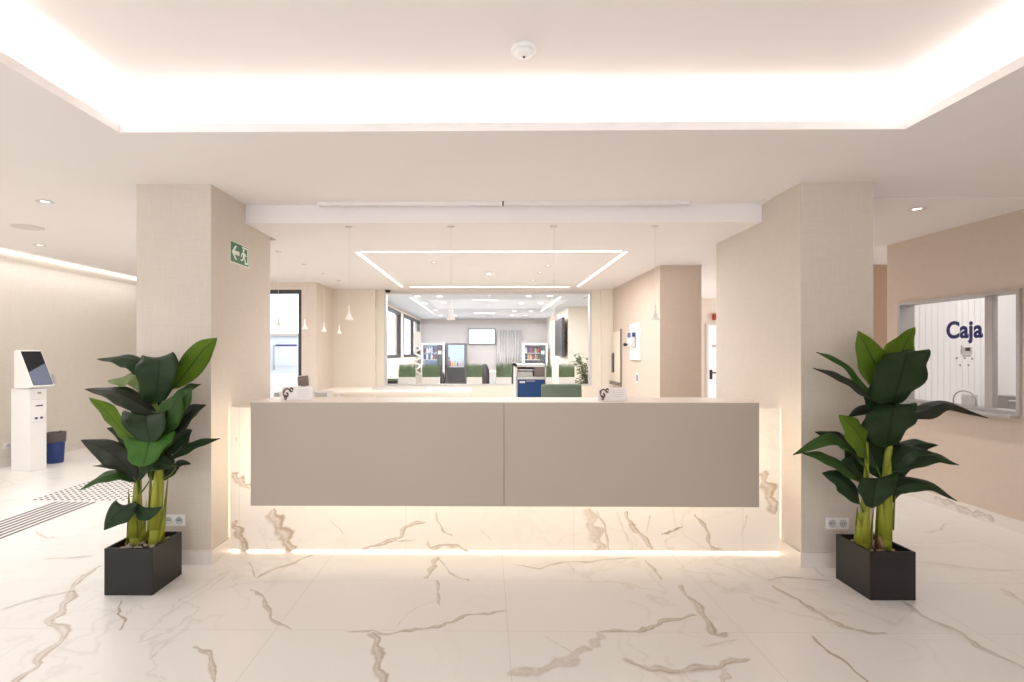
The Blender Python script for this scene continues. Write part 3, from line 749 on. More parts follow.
def planter(px0, px1, yf, yb, ztop, label):
    x0, x1 = PX(px0, yf), PX(px1, yf)
    t = thing('potted_plant', label, 'potted plant', ((x0 + x1) / 2, (yf + yb) / 2, 0))
    th = .014; z = ztop
    bm = NB()
    o4 = [(x0, yf), (x1, yf), (x1, yb), (x0, yb)]; i4 = [(x0 + th, yf + th), (x1 - th, yf + th), (x1 - th, yb - th), (x0 + th, yb - th)]
    ob = [bm.verts.new((a, b_, 0.0)) for a, b_ in o4]; ot = [bm.verts.new((a, b_, z)) for a, b_ in o4]
    it = [bm.verts.new((a, b_, z)) for a, b_ in i4]; ib = [bm.verts.new((a, b_, .03)) for a, b_ in i4]
    for k in range(4):
        j = (k + 1) % 4
        bm.faces.new((ob[k], ob[j], ot[j], ot[k])); bm.faces.new((ot[k], ot[j], it[j], it[k])); bm.faces.new((it[k], it[j], ib[j], ib[k]))
    bm.faces.new(ob); bm.faces.new(ib)
    es = [e for e in bm.edges if all(v in ob + ot for v in e.verts)]
    bmesh.ops.bevel(bm, geom=es, offset=.002, segments=2, affect='EDGES')
    obj('planter_box', bm, M['black'], t)
    # soil: bumpy surface
    bm = NB(); n = 10; g = []
    rnd = random.Random(5)
    for i in range(n + 1):
        g.append([bm.verts.new((x0 + th + (x1 - x0 - 2 * th) * i / n, yf + th + (yb - yf - 2 * th) * j / n, z - .045 + rnd.random() * .014)) for j in range(n + 1)])
    for i in range(n):
        for j in range(n): bm.faces.new((g[i][j], g[i + 1][j], g[i + 1][j + 1], g[i][j + 1]))
    obj('soil', bm, M['soil'], t, True)
    bm = NB()
    for _ in range(70):
        a, b_ = rnd.uniform(x0 + .03, x1 - .03), rnd.uniform(yf + .03, yb - .03)
        m4 = Matrix.Translation((a, b_, z - .028)) @ Matrix.Rotation(rnd.random() * 6, 4, 'Z') @ Matrix.Diagonal((1.3, .8, .6, 1))
        bmesh.ops.create_icosphere(bm, subdivisions=1, radius=.009 + rnd.random() * .006, matrix=m4)
    o = obj('gravel', bm, M['pebble'], t, True); o['kind'] = 'stuff'
    return t

def plant(t, YC, stems, leaves, k0):
    """stems: list of (pixel path, radii m, dy); leaves: dicts"""
    axes = []
    for path, rads, dy in stems:
        pts = [P(px, py, YC + dy + d) for px, py, d in path]
        c = spline(pts, 16); rr = [rads[0] + (rads[1] - rads[0]) * (i / 15) for i in range(16)]
        so = obj('stem', tube(NB(), c, rr, 14), M['stem'], t, True); axes.append((c, rr))
        # overlapping sheaths
        bm = NB()
        for q in range(5):
            a = q * 2.4 + k0; i0 = q % 3
            b0 = c[i0]; top = c[min(15, i0 + 4 + q)]
            out = Vector((math.cos(a), math.sin(a), 0))
            s = Vector((-math.sin(a), math.cos(a), 0)); w = rr[0] * .75
            A = [b0 + out * rr[0] * 1.02 + s * w, b0 + out * rr[0] * 1.02 - s * w, b0.lerp(top, .6) + out * rr[0] * 1.1 - s * w * .6, top + out * rr[0] * 1.25, b0.lerp(top, .6) + out * rr[0] * 1.1 + s * w * .6]
            vs = [bm.verts.new(v) for v in A] + [bm.verts.new(v - out * .003) for v in A]
            bm.faces.new(vs[:5]); bm.faces.new(vs[5:][::-1])
            for i in range(5): bm.faces.new((vs[i], vs[(i + 1) % 5], vs[5 + (i + 1) % 5], vs[5 + i]))
        obj('sheath', bm, M['stem'], t, True)
        b0 = c[0]; out = Vector((.9 if dy == 0 and path[0][0] % 2 else -.9, -.5, 0)).normalized(); s = Vector((out.y, -out.x, 0))
        bm = NB(); ro = rr[0] * 1.05
        A = [b0 + out * ro + s * ro * .7, b0 + out * ro - s * ro * .7, b0 + out * ro * 1.2 - s * ro * .3 + Vector((0, 0, .06)), b0 + out * ro * 1.4 + Vector((0, 0, .10 if k0 else .05)), b0 + out * ro * 1.2 + s * ro * .3 + Vector((0, 0, .06))]
        vs = [bm.verts.new(v) for v in A] + [bm.verts.new(v - out * .004) for v in A]
        bm.faces.new(vs[:5]); bm.faces.new(vs[5:][::-1])
        for i in range(5): bm.faces.new((vs[i], vs[(i + 1) % 5], vs[5 + (i + 1) % 5], vs[5 + i]))
        ho = obj('sheath', bm, M['husk'], t, True); ho['label'] = 'dry brown sheath at the stem base'
    for i, lf in enumerate(leaves):
        pts = [P(px, py, YC + d) for px, py, d in lf['p']]
        base = pts[0]
        # anchor the leaf stalk on the closest stem, a little lower than the leaf base
        best = None
        for c, rr in axes:
            for q, cp in enumerate(c):
                dd = (Vector((cp.x, cp.y, cp.z + lf.get('drop', .10))) - base).length
                if best is None or dd < best[0]: best = (dd, cp)
        tdir = (pts[1] - pts[0]).normalized()
        if 'stalk' in lf: anc = P(*lf['stalk'][:2], YC + lf['stalk'][2])
        else: anc = best[1]
        mid = anc.lerp(base, .5) + Vector((0, 0, -.01)) - tdir * .01
        m = bpy.data.materials
        lo = obj('leaf', leaf_mesh(pts, lf['w'] * YC / F, lf.get('n', (0, -1, .25)), lf.get('f', .2), lf.get('wv', .13), i + int(k0 * 50), lf.get('b', .85), lf.get('pw', .85), lf.get('sd')), M[lf.get('m', 'leaf_d')], t, True)
        sol = lo.modifiers.new('thickness', 'SOLIDIFY'); sol.thickness = .0015; sol.offset = 0
        if lf.get('m') in ('leaf_l', 'leaf_p'): lo['label'] = 'light green leaf'
        obj('leaf_stalk', tube(NB(), spline([anc, mid, base, pts[0].lerp(pts[1], .25)], 8), [.0065, .006, .0055, .005, .0045, .004, .0035, .003], 7), M['petiole'], lo, True)

UP = (0, -.35, 1)
CAM = (0, -1, .25)
t1 = planter(104, 152.4, 3.047, 3.344, .277, 'tall potted plant in a black cube planter in front of the left pillar')
plant(t1, 3.21, [([(136, 549, .02), (137, 515, .02), (138, 480, .02), (143, 425, .02)], (.042, .010), 0),
                 ([(155, 549, 0), (157, 510, 0), (160, 470, 0), (158, 430, .01), (154, 388, .02)], (.040, .007), 0)], [
 dict(p=[(172, 389, .02), (188, 370, .02), (203, 350, .0), (217, 338, -.02)], w=24, m='leaf_l', n=(.25, -1, -.3), f=.12),
 dict(p=[(153, 392, .02), (141, 366, .06), (122, 358, .08), (97, 359, .10)], w=22, m='leaf_d', n=(.1, -.62, 1), f=.25),
 dict(p=[(155, 404, 0), (157, 388, -.06), (159, 368, -.10), (158, 358, -.04), (153, 359, .08)], w=40, m='leaf_d', sd=(1, 0, .10), f=-.16, b=1.0, pw=.5),
 dict(p=[(150, 398, .0), (137, 378, .0), (122, 379, .02), (108, 381, .04)], w=21, m='leaf_p', n=(-.1, -.75, 1), f=.2),
 dict(p=[(156, 414, -.02), (136, 402, -.05), (115, 392, -.04), (85, 389, -.0)], w=23, m='leaf_u', n=(.1, -.8, 1), f=.15),
 dict(p=[(141, 444, -.02), (122, 430, -.05), (107, 412, -.06), (89, 398, -.05)], w=21, m='leaf_l', n=(-.5, -1, .2), f=.15),
 dict(p=[(153, 438, .02), (148, 422, -.05), (146, 415, -.10), (147, 426, -.16), (150, 443, -.18)], w=47, m='leaf_d', sd=(1, 0, .04), f=.22, b=.85, pw=.4),
 dict(p=[(153, 456, .0), (152, 443, -.10), (150, 439, -.16), (147, 451, -.21), (143, 467, -.23)], w=46, m='leaf_g', sd=(1, 0, .10), f=.10, b=.85, pw=.45),
 dict(p=[(157, 409, -.02), (172, 399, -.06), (186, 388, -.06), (201, 384, -.04)], w=17, m='leaf_d', n=(.1, -.7, 1), f=.2),
 dict(p=[(157, 424, -.02), (170, 411, -.08), (182, 399, -.1), (192, 388, -.1)], w=22, m='leaf_m', n=(.4, -1, .5), f=.2),
 dict(p=[(152, 434, -.02), (163, 422, -.12), (172, 408, -.14), (180, 392, -.13)], w=26, m='leaf_m', n=(.3, -1, .2), f=.2),
 dict(p=[(163, 438, .0), (178, 424, -.02), (192, 410, -.02), (206, 405, .0)], w=19, m='leaf_u', n=(.2, -.8, .8), f=.2),
 dict(p=[(162, 455, .02), (173, 444, .04), (183, 436, .05), (192, 430, .05)], w=23, m='leaf_d', n=(.1, -.9, .6), f=.2),
 dict(p=[(162, 464, .0), (180, 451, -.02), (198, 443, .0), (220, 438.5, .03)], w=14, m='leaf_d', n=(.1, -.8, 1), f=.2),
 dict(p=[(137, 482, -.03), (121, 462, -.1), (104, 449, -.12), (81, 440, -.1)], w=25, m='leaf_u', n=(-.2, -1, .7), f=.15),
 dict(p=[(137, 470, .0), (118, 466, .04), (106, 465, .05), (93, 466, .06)], w=8, m='leaf_u', n=(0, -.5, 1), f=.2, stalk=(139, 478, .02)),
 dict(p=[(139, 482, -.0), (121, 474, -.08), (100, 478, -.12), (80, 490, -.12)], w=14, m='leaf_m', n=(.1, -.8, 1), f=.2),
 dict(p=[(135, 502, -.03), (124, 508, -.1), (113, 517, -.12), (104, 530, -.13)], w=26, m='leaf_d', n=(-.2, -1, .2), f=.15, wv=.03, stalk=(133, 517, .0)),
 dict(p=[(176, 467, -.03), (158, 461, -.10), (145, 466, -.14), (139, 481, -.14)], w=19, m='leaf_d', n=(-.1, -1, .6), f=.22, stalk=(160, 480, 0)),
 dict(p=[(161, 482, .02), (172, 470, .02), (180, 463, .02), (191, 464, .0)], w=12, m='leaf_d', n=(.1, -.8, 1), f=.2, stalk=(159, 492, 0)),
 dict(p=[(134, 503, -.05), (141, 513, -.07), (150, 513, -.07), (162, 507, -.05)], w=13, m='leaf_d', n=(0, -1, .3), f=.2, stalk=(138, 508, .0)),
 dict(p=[(144, 452, .02), (130, 442, .05), (120, 432, .06), (107, 428, .06)], w=15, m='leaf_d', n=(0, -1, .6), f=.2),
 dict(p=[(158, 440, .02), (150, 424, .05), (146, 404, .06), (148, 385, .06)], w=40, m='leaf_d', n=(0, -1, .1), f=.2),
 dict(p=[(158, 444, .02), (164, 426, .05), (170, 414, .06), (172, 400, .06)], w=30, m='leaf_d', n=(0, -1, .1), f=.2),
 dict(p=[(150, 480, .03), (158, 468, .06), (162, 456, .08), (168, 444, .08)], w=28, m='leaf_d', n=(0, -1, .1), f=.2),
 dict(p=[(140, 466, .05), (136, 452, .06), (132, 440, .06), (124, 430, .06)], w=20, m='leaf_d', n=(0, -1, .3), f=.2),
], 0)

t2 = planter(870.2, 916, 3.033, 3.331, .28, 'tall potted plant in a black cube planter in front of the right pillar')
plant(t2, 3.16, [([(863, 547, .02), (864, 520, .02), (866, 490, .02), (867, 442, .02)], (.038, .008), 0),
                 ([(884, 549, 0), (886, 510, 0), (887, 470, 0), (891, 430, .01), (895, 398, .02)], (.038, .008), 0)], [
 dict(p=[(886, 396, .05), (880, 375, .05), (869, 352, .04), (858, 331, .03)], w=29, m='leaf_l', n=(-.2, -1, -.1), f=.15),
 dict(p=[(892, 396, .07), (896, 368, .08), (905, 345, .08), (915, 327, .06)], w=36, m='leaf_l', n=(.2, -1, -.1), f=.15, b=.8),
 dict(p=[(892, 406, 0), (896, 394, -.06), (902, 372, -.09), (906, 354, -.05), (907, 350, .03)], w=55, m='leaf_d', sd=(1, 0, .16), f=.08, b=1.0, pw=.55),
 dict(p=[(877, 401, .0), (862, 382, -.02), (842, 362, -.03), (816, 352, -.02)], w=14, m='leaf_m', n=(.5, -1, .8), f=.3),
 dict(p=[(884, 406, -.02), (860, 388, -.06), (840, 376, -.06), (813, 368, -.03)], w=14, m='leaf_u', n=(.4, -1, .9), f=.3),
 dict(p=[(884, 412, .02), (878, 406, .0), (870, 400, -.01), (864, 394, -.02)], w=17, m='leaf_d', n=(0, -1, .3), f=.2),
 dict(p=[(886, 448, 0), (889, 432, -.09), (892, 414, -.12), (894, 405, -.07), (895, 403, .03)], w=51, m='leaf_d', sd=(1, 0, .08), f=.10, b=.95, pw=.5),
 dict(p=[(867, 456, .0), (864, 444, -.12), (853, 428, -.16), (839, 415, -.16)], w=27, m='leaf_l', n=(.25, -1, .2), f=.15, b=.9),
 dict(p=[(882, 425, .04), (872, 412, .06), (862, 410, .07), (848, 417, .07)], w=13, m='leaf_u', n=(0, -1, .8), f=.2),
 dict(p=[(898, 414, .0), (922, 412, .0), (946, 404, .0), (988, 418, .0)], w=18, m='leaf_u', n=(-.1, -.75, 1), f=.3),
 dict(p=[(868, 466, .02), (853, 446, .04), (836, 437, .05), (815, 432, .06)], w=20, m='leaf_u', n=(0, -.9, .9), f=.2),
 dict(p=[(866, 468, -.03), (850, 446, -.1), (828, 439, -.14), (793, 455, -.14)], w=17, m='leaf_m', n=(.1, -.8, 1), f=.2),
 dict(p=[(866, 484, -.03), (846, 469, -.1), (825, 457, -.12), (802, 453, -.12)], w=16, m='leaf_m', n=(.1, -.9, .9), f=.25),
 dict(p=[(860, 504, -.02), (850, 489, -.06), (838, 478, -.07), (822, 473, -.06)], w=20, m='leaf_d', n=(-.1, -1, .5), f=.2, stalk=(864, 512, .02)),
 dict(p=[(877, 484, .0), (877, 478, -.06), (875, 490, -.1), (872, 508, -.11)], w=39, m='leaf_d', sd=(1, 0, .05), f=.15, b=.8, pw=.5),
 dict(p=[(890, 462, .02), (906, 449, .03), (920, 444, .04), (938, 445, .05)], w=18, m='leaf_d', n=(.1, -.8, 1), f=.2),
 dict(p=[(890, 474, -.02), (908, 461, -.05), (934, 456, -.06), (959, 465, -.05)], w=18, m='leaf_d', n=(0, -.85, 1), f=.25),
 dict(p=[(890, 504, -.02), (900, 486, -.05), (928, 484, -.07), (957, 501, -.06)], w=17, m='leaf_d', n=(0, -.85, 1), f=.25, stalk=(887, 515, 0)),
 dict(p=[(890, 470, -.02), (902, 458, -.08), (914, 450, -.1), (934, 453, -.1)], w=18, m='leaf_d', n=(0, -.85, 1), f=.25),
 dict(p=[(878, 470, .02), (872, 452, .05), (868, 440, .06), (862, 426, .06)], w=30, m='leaf_d', n=(0, -1, .1), f=.2),
 dict(p=[(884, 480, .03), (880, 462, .06), (884, 448, .08), (888, 432, .08)], w=38, m='leaf_d', n=(0, -1, .1), f=.2),
 dict(p=[(864, 478, .04), (856, 466, .06), (852, 455, .07), (846, 446, .07)], w=22, m='leaf_d', n=(0, -1, .3), f=.2),
 dict(p=[(888, 478, .04), (896, 470, .05), (904, 462, .06), (910, 456, .06)], w=22, m='leaf_d', n=(0, -1, .3), f=.2),
], 1.0)

# ------------------------------------------------------------------ kiosk, bin, tactile paving (left)
ck = G(29.5, 471.8)
phi = math.radians(14)
kw, kd, kh = .195, .30, .99
t = thing('self_service_kiosk', 'white self-service ticket kiosk with tilted black screen beside the left wall', 'kiosk', (ck.x, ck.y, 0), 0)
# local frame: u = along the front face, v = into the body
fu = Vector((math.sin(phi), math.cos(phi), 0)); fv = Vector((-math.cos(phi), math.sin(phi), 0)); fo = Vector((ck.x, ck.y, 0)); fz = Vector((0, 0, 1))
def kbox(bm, u0, u1, v0, v1, z0, z1):
    vs = [bm.verts.new(fo + fu * a + fv * b_ + fz * c) for a, b_, c in ((u0, v0, z0), (u1, v0, z0), (u1, v1, z0), (u0, v1, z0), (u0, v0, z1), (u1, v0, z1), (u1, v1, z1), (u0, v1, z1))]
    for f in ((0, 3, 2, 1), (4, 5, 6, 7), (0, 1, 5, 4), (1, 2, 6, 5), (2, 3, 7, 6), (3, 0, 4, 7)): bm.faces.new([vs[i] for i in f])
    return bm
bm = kbox(NB(), 0, kw, 0, kd, 0, kh); bmesh.ops.bevel(bm, geom=list(bm.edges), offset=.004, segments=2, affect='EDGES'); obj('body', bm, M['white'], t)
# head: wedge leaning back, screen on the sloped face
hd = [(0.0, 0), (-.09, 0.02), (0.13, .455), (0.16, .46), (.215, .455), (.215, 0)]
bm = NB(); prism(bm, hd, kw + .055, (fo + fz * (kh + .008) - fu * .025, fv, fz, fu)); bmesh.ops.bevel(bm, geom=list(bm.edges), offset=.005, segments=2, affect='EDGES'); hdo = obj('display_head', bm, M['white'], t)
sv = (fv * (.13 + .09) + fz * (.455 - .02)); sl = sv.length; sv = sv / sl; sn = fu.cross(sv).normalized()
if sn.dot(-fv) < 0: sn = -sn
s0 = fo + fz * (kh + .008 + .02) - fu * .025 + fv * -.09
def spanel(name, a0, a1, b0, b1, m, th, par):
    return obj(name, prism(NB(), [(a0, b0), (a1, b0), (a1, b1), (a0, b1)], th, (s0, fu, sv, sn)), m, par)
W_ = kw + .055
sc_ = spanel('screen', .012, W_ - .012, .02, sl - .012, M['screen'], .002, t)
obj('screen_picture', prism(NB(), [(.016, .024), (W_ - .016, .024), (W_ - .016, sl * .64), (.016, sl * .40)], .001, (s0 + sn * .002, fu, sv, sn)), M['screen_img'], sc_)  # diagonal reflection painted on the screen as a paler patch
obj('card_reader', kbox(NB(), kw + .072, kw + .09, -.03, .03, kh + .05, kh + .17), M['grey_lt'], t)
for nm, u0, u1, z0, z1, m in (('printer_slot', .07, .15, .775, .79, 'darkgrey'), ('scanner_window', .09, .13, .925, .95, 'grey'), ('coin_slot', .06, .09, .62, .645, 'blue'), ('coin_slot', .12, .15, .62, .645, 'darkgrey'), ('divider_line', .02, kw - .02, .86, .863, 'grey_lt'), ('divider_line', .03, kw - .02, .58, .583, 'grey_lt')):
    obj(nm, kbox(NB(), u0, u1, -.003, .001, z0, z1), M[m], t)
# cable and wall plate behind it
tag(obj('power_cable', tube(NB(), spline([(LX + .04, 6.56, .30), (LX + .06, 6.55, .2), (LX + .045, 6.57, .1), (LX + .08, 6.60, .03), (LX + .2, 6.66, .028)], 20), .026, 8), M['blackplastic'], None, True), 'bundled black power cable hanging down the wall behind the kiosk', 'cable')
tt = thing('wall_socket', 'small white socket plate on the left wall behind the kiosk', 'wall socket', (LX, 6.52, .22))
obj('plate', B(LX, LX + .01, 6.44, 6.60, .22, .30, .002), M['white'], tt)
obj('socket', lathe(NB(), [(.025, .0105), (.025, .012), (.018, .012), (.016, .010)], LX, 6.49, 16, .26, 'x'), M['grey_lt'], tt, True)
# bin
bc = G(55, 464.0); bc.y += .10
bx, by = PX(55, bc.y), bc.y
t = thing('waste_bin', 'round cobalt blue waste bin with a grey liner beside the kiosk', 'waste bin', (bx, by, 0))
obj('bucket', lathe(NB(), [(.088, 0), (.092, .01), (.108, .33), (.102, .33), (.086, .02), (.001, .015)], bx, by, 32), M['blue'], t, True)
bm = NB(); rnd = random.Random(2); seg = 40; rings = []
for rr, zz in ((.112, .27), (.116, .31), (.118, .385), (.108, .395), (.098, .37), (.09, .25)):
    rings.append([bm.verts.new((bx + (rr + rnd.uniform(-.003, .003)) * math.cos(2 * PI * k / seg), by + (rr + rnd.uniform(-.003, .003)) * math.sin(2 * PI * k / seg), zz + rnd.uniform(-.012, .012))) for k in range(seg)])
for a, b_ in zip(rings, rings[1:]):
    for k in range(seg): bm.faces.new((a[k], a[(k + 1) % seg], b_[(k + 1) % seg], b_[k]))
obj('bin_liner', bm, M['bag'], t, True)

gA = (-4.11, -3.745)
t = thing('tactile_guide_strip', 'seven grey tactile guide bars running along the white floor on the left', 'tactile paving', (-3.93, 4.0, 0))
for k in range(7):
    xx = gA[0] + (gA[1] - gA[0]) * k / 6
    obj('guide_bar', B(xx - .010, xx + .010, 1.0, 4.94, 0.0005, .004, .001), M['tactile'], t)
t = thing('tactile_warning_field', 'square field of small dark tactile studs on the floor behind the left potted plant', 'tactile paving', (-3.9, 5.4, 0))
protos = None; cnt = 0; more = []
NX = 14
cells = [(-4.42 + .93 * (i + .5) / NX, 4.98 + .86 * (j + .5) / NX) for j in range(NX) for i in range(NX)]
vis = [c for c in cells]
vis.sort(key=lambda c: (c[0] / c[1] > -.672, c[1]))
for x, y in vis:
    if cnt < 100:
        if protos is None:
            bm = NB(); lathe(bm, [(.0145, 0), (.0135, .002), (.009, .005), (.001, .0055)], x, y, 12, .0005)
            protos = obj('stud', bm, M['tactile'], t, True); p0 = (x, y)
        else:
            o = protos.copy(); C.objects.link(o); o.parent = t; o.location = (x - p0[0], y - p0[1], 0)
        cnt += 1
    else: more.append((x, y))
bm = NB()
for x, y in more: lathe(bm, [(.0145, 0), (.0135, .002), (.009, .005), (.001, .0055)], x, y, 12, .0005)
o = obj('remaining_studs', bm, M['tactile'], t, True); o['kind'] = 'stuff'

# ------------------------------------------------------------------ cashier window (right wall)
def frame_x(x0, x1, y0, y1, z0, z1, w):
    bm = NB()
    y0 += .005; y1 -= .005; z0 += .005; z1 -= .005
    box(bm, x0, x1, y0 - w, y1 + w, z1, z1 + w); box(bm, x0, x1, y0 - w, y1 + w, z0 - w, z0)
    box(bm, x0, x1, y0 - w, y0, z0, z1); box(bm, x0, x1, y1, y1 + w, z0, z1)
    return bm
w1o = thing('window_1', 'wide grey framed cashier window in the right wall', 'window', (WRX, (cy0 + cy1) / 2, cz0)); w1o['kind'] = 'structure'
obj('window_frame', frame_x(WRX - .02, WRX + .13, cy0, cy1, cz0, cz1, .028), M['grey'], w1o)
obj('window_sill', B(WRX - .10, WRX - .021, cy0 - .03, cy1 + .05, cz0 - .045, cz0 - .02, .003), M['grey'], w1o)
ym0, ym1 = YR(992.5, WRX + .03), YR(984.5, WRX + .03)
obj('mullion', B(WRX + .03, WRX + .075, ym0, ym1, cz0, cz1, .002), M['grey'], w1o)
obj('window_pane', B(WRX + .05, WRX + .056, ym1, cy1, cz0, cz1), M['glass'], w1o)
obj('window_pane', B(WRX + .03, WRX + .036, cy0, ym0, cz0, cz1), M['glass'], w1o)
# lettering
yT0, yT1 = YR(946.5, WRX + .048), YR(983, WRX + .048)
cu = bpy.data.curves.new('lettering', 'FONT'); cu.body = 'Caja'; cu.size = .2; cu.extrude = .0012; cu.offset = .0066; cu.space_character = 1.04
tmp = bpy.data.objects.new('lettering_tmp', cu); C.objects.link(tmp)
bpy.context.view_layer.update()
me = bpy.data.meshes.new_from_object(tmp.evaluated_get(bpy.context.evaluated_depsgraph_get()))
bpy.data.objects.remove(tmp)
xs = [v.co.x for v in me.vertices]; wx = max(xs) - min(xs); cs = [v.co.y for v in me.vertices]
capz0 = PZ(338, YR(950, WRX + .048)); caph = PZ(321.5, YR(950, WRX + .048)) - capz0
capm = .146  # cap height of the built-in face at size .2
sx_ = (yT1 - yT0) / wx if yT1 > yT0 else (yT0 - yT1) / wx
Mx = Matrix(((0, 0, -1, WRX + .048), (-sx_, 0, 0, yT0 + min(xs) * sx_), (0, caph / capm, 0, capz0), (0, 0, 0, 1)))
me.transform(Mx); me.materials.append(M['navy'])
lo = bpy.data.objects.new('window_lettering', me); C.objects.link(lo)
tag(lo, 'navy blue lettering Caja stuck on the cashier window glass', 'lettering')
# speak-through intercom with holes
yI = YR(965.5, WRX + .04); zI = PZ(351, yI)
t = thing('window_intercom', 'small grey intercom with dark display fixed to the cashier glass under the lettering', 'intercom', (WRX + .05, yI, zI - .05))
obj('housing', B(WRX + .034, WRX + .05, yI - .055, yI + .03, zI - .03, zI + .035, .003), M['grey_lt'], t)
obj('display', B(WRX + .031, WRX + .034, yI - .05, yI - .008, zI + .0, zI + .028), M['darkgrey'], t)
obj('microphone', tube(NB(), [(WRX + .04, yI + .035, zI + .05), (WRX + .035, yI + .037, zI), (WRX + .03, yI + .03, zI - .03)], .005, 8), M['grey'], t)
obj('bracket', B(WRX + .03, WRX + .05, yI - .04, yI + .02, zI - .05, zI - .035, .002), M['grey'], t)
for k, (px, py) in enumerate(((956.5, 358), (964.5, 358), (972, 358.5), (960, 365), (968.5, 365))):
    yy = YR(px, WRX + .045)
    tag(obj('glass_fixing', lathe(NB(), [(.009, .043), (.009, .049)], WRX, yy, 14, PZ(py, yy), 'x'), M['grey'], None, True), 'tiny round metal fixing in the cashier glass below the intercom', 'fixing', 'round fixings in the cashier glass')
# pass-through arch
ya_, yb_ = YR(976, WRX + .045), YR(953.5, WRX + .045); zA = PZ(408, YR(964)); yc = (ya_ + yb_) / 2; ra = (yb_ - ya_) / 2
cz_ = cz0
arc = [(WRX + .045, yc + ra, cz_)] + [(WRX + .045, yc + ra * math.cos(a * PI / 14), cz_ + .05 + ra * .75 * math.sin(a * PI / 14)) for a in range(15)] + [(WRX + .045, yc - ra, cz_)]
tag(obj('pass_through_rim', tube(NB(), arc, .006, 6), M['grey'], None, True), 'arched metal rim of the hatch at the bottom of the cashier glass', 'hatch rim')
tag(obj('payment_terminal', B(WRX + .06, WRX + .12, yc - .05, yc + .05, cz0, cz0 + .10, .006), M['grey_lt']), 'small grey payment terminal standing behind the arched hatch', 'payment terminal')
# letter tray behind the second pane
xx = PX(1003, 5.30)
t = thing('metal_tray', 'small steel document tray on the counter of the cashier room', 'tray', (xx, 5.25, PZ(408, 5.25)))
z0 = PZ(409, 5.25)
obj('box', B(xx - .09, xx + .09, 5.15, 5.33, z0, z0 + .14, .004), M['steel'], t)
obj('handle', tube(NB(), [(xx - .11, 5.13, z0 + .10), (xx + .12, 5.13, z0 + .095)], .008, 8), M['grey_lt'], t)
tag(obj('cashier_counter', B(WRX + .15, 6.2, 4.95, 5.41, z0 - .03, z0 - .002, .003), M['white']), 'white counter inside the cashier room behind the glass', 'counter')
bm = NB()
xa_, xb_ = WRX + .16, 5.12
for k in range(12):
    w_ = (xb_ - xa_) / 12; box(bm, xa_ + k * w_ + .002, xa_ + (k + 1) * w_ - .002, 5.395, 5.418, 0, 2.5)
struct('trim_2', bm, M['frost'])

# ------------------------------------------------------------------ things on and behind the desk
def leaflet_box(label, px0, px1, py0, py1, Y):
    x0, x1 = PX(px0, Y), PX(px1, Y); z0, z1 = pz1, PZ(py0, Y)
    t = thing('leaflet_holder', label, 'leaflet holder', ((x0 + x1) / 2, Y, z0), 0)
    # folded card with a slanted front
    bm = prism(NB(), [(0, 0), (.05, 0), (.035, z1 - z0), (.02, z1 - z0)], x1 - x0, (Vector((x0, Y, z0)), (0, 1, 0), (0, 0, 1), (1, 0, 0)))
    obj('card', bm, M['paper'], t)
    f = (z1 - z0)
    def onf(a, b_): return Vector((x0 + (x1 - x0) * a, Y + .02 * b_ - .0012, z0 + f * b_))
    # printed picture: curling dark ribbons around a pale centre
    bm = NB()
    for ctr, r0, r1, s, e in (((.17, .55), .13, .19, .2, 4.4), ((.17, .40), .02, .10, 3.0, 8.4), ((.31, .78), .03, .10, 0, 5.6), ((.14, .16), .02, .07, 1, 7), ((.07, .66), .02, .06, 0, 6)):
        prev = None
        for k in range(13):
            a = s + (e - s) * k / 12
            p_ = onf(ctr[0] + r0 * .7 * math.cos(a), ctr[1] + r0 * 2.2 * math.sin(a) * .9); q_ = onf(ctr[0] + r1 * .7 * math.cos(a), ctr[1] + r1 * 2.2 * math.sin(a) * .9)
            cur = (bm.verts.new(p_), bm.verts.new(q_))
            if prev: bm.faces.new((prev[0], prev[1], cur[1], cur[0]))
            prev = cur
    o = obj('printed_picture', bm, M['print_brown'], t); s_ = o.modifiers.new('t', 'SOLIDIFY'); s_.thickness = .0006
    bm = NB()
    for k, (a0, a1) in enumerate(((.5, .92), (.5, .88), (.5, .94), (.5, .8))):
        zz = .78 - k * .16
        vs = [bm.verts.new(onf(a0, zz)), bm.verts.new(onf(a1, zz)), bm.verts.new(onf(a1, zz + .03)), bm.verts.new(onf(a0, zz + .03))]; bm.faces.new(vs)
    o = obj('printed_lines', bm, M['grey_lt'], t); s_ = o.modifiers.new('t', 'SOLIDIFY'); s_.thickness = .0006
leaflet_box('white card leaflet holder with brown picture on the desk end by the glass door', 281, 312, 387.2, 401, 3.60)
leaflet_box('white card leaflet holder with brown picture on the desk end by the right pillar', 599, 627, 387.8, 401, 3.60)
# small taupe monitor back seen over the desk
Ym = 4.15
t = thing('desk_monitor', 'small taupe monitor seen from behind over the left end of the desk', 'monitor', (PX(303, Ym), Ym, .751))
x0, x1 = PX(298.2, Ym), PX(308, Ym)
bm = prism(NB(), [(x0, PZ(386, Ym)), (x1, PZ(386, Ym)), (x1 - .005, PZ(375.5, Ym)), (x0 - .005, PZ(377, Ym))], .02, ((0, Ym, 0), (1, 0, 0), (0, 0, 1), (0, 1, 0)))
obj('housing', bm, M['brown'], t)
obj('bezel', prism(NB(), [(x0 - .01, PZ(387, Ym)), (x1 + .008, PZ(387, Ym)), (x1 + .004, PZ(374.6, Ym)), (x0 - .016, PZ(376.3, Ym))], .012, ((0, Ym + .02, 0), (1, 0, 0), (0, 0, 1), (0, 1, 0))), M['white'], t)
obj('stand', B((x0 + x1) / 2 - .015, (x0 + x1) / 2 + .015, Ym, Ym + .02, .76, PZ(386, Ym)), M['grey'], t)
obj('foot', B((x0 + x1) / 2 - .07, (x0 + x1) / 2 + .07, Ym - .06, Ym + .08, .751, .76, .003), M['grey'], t)
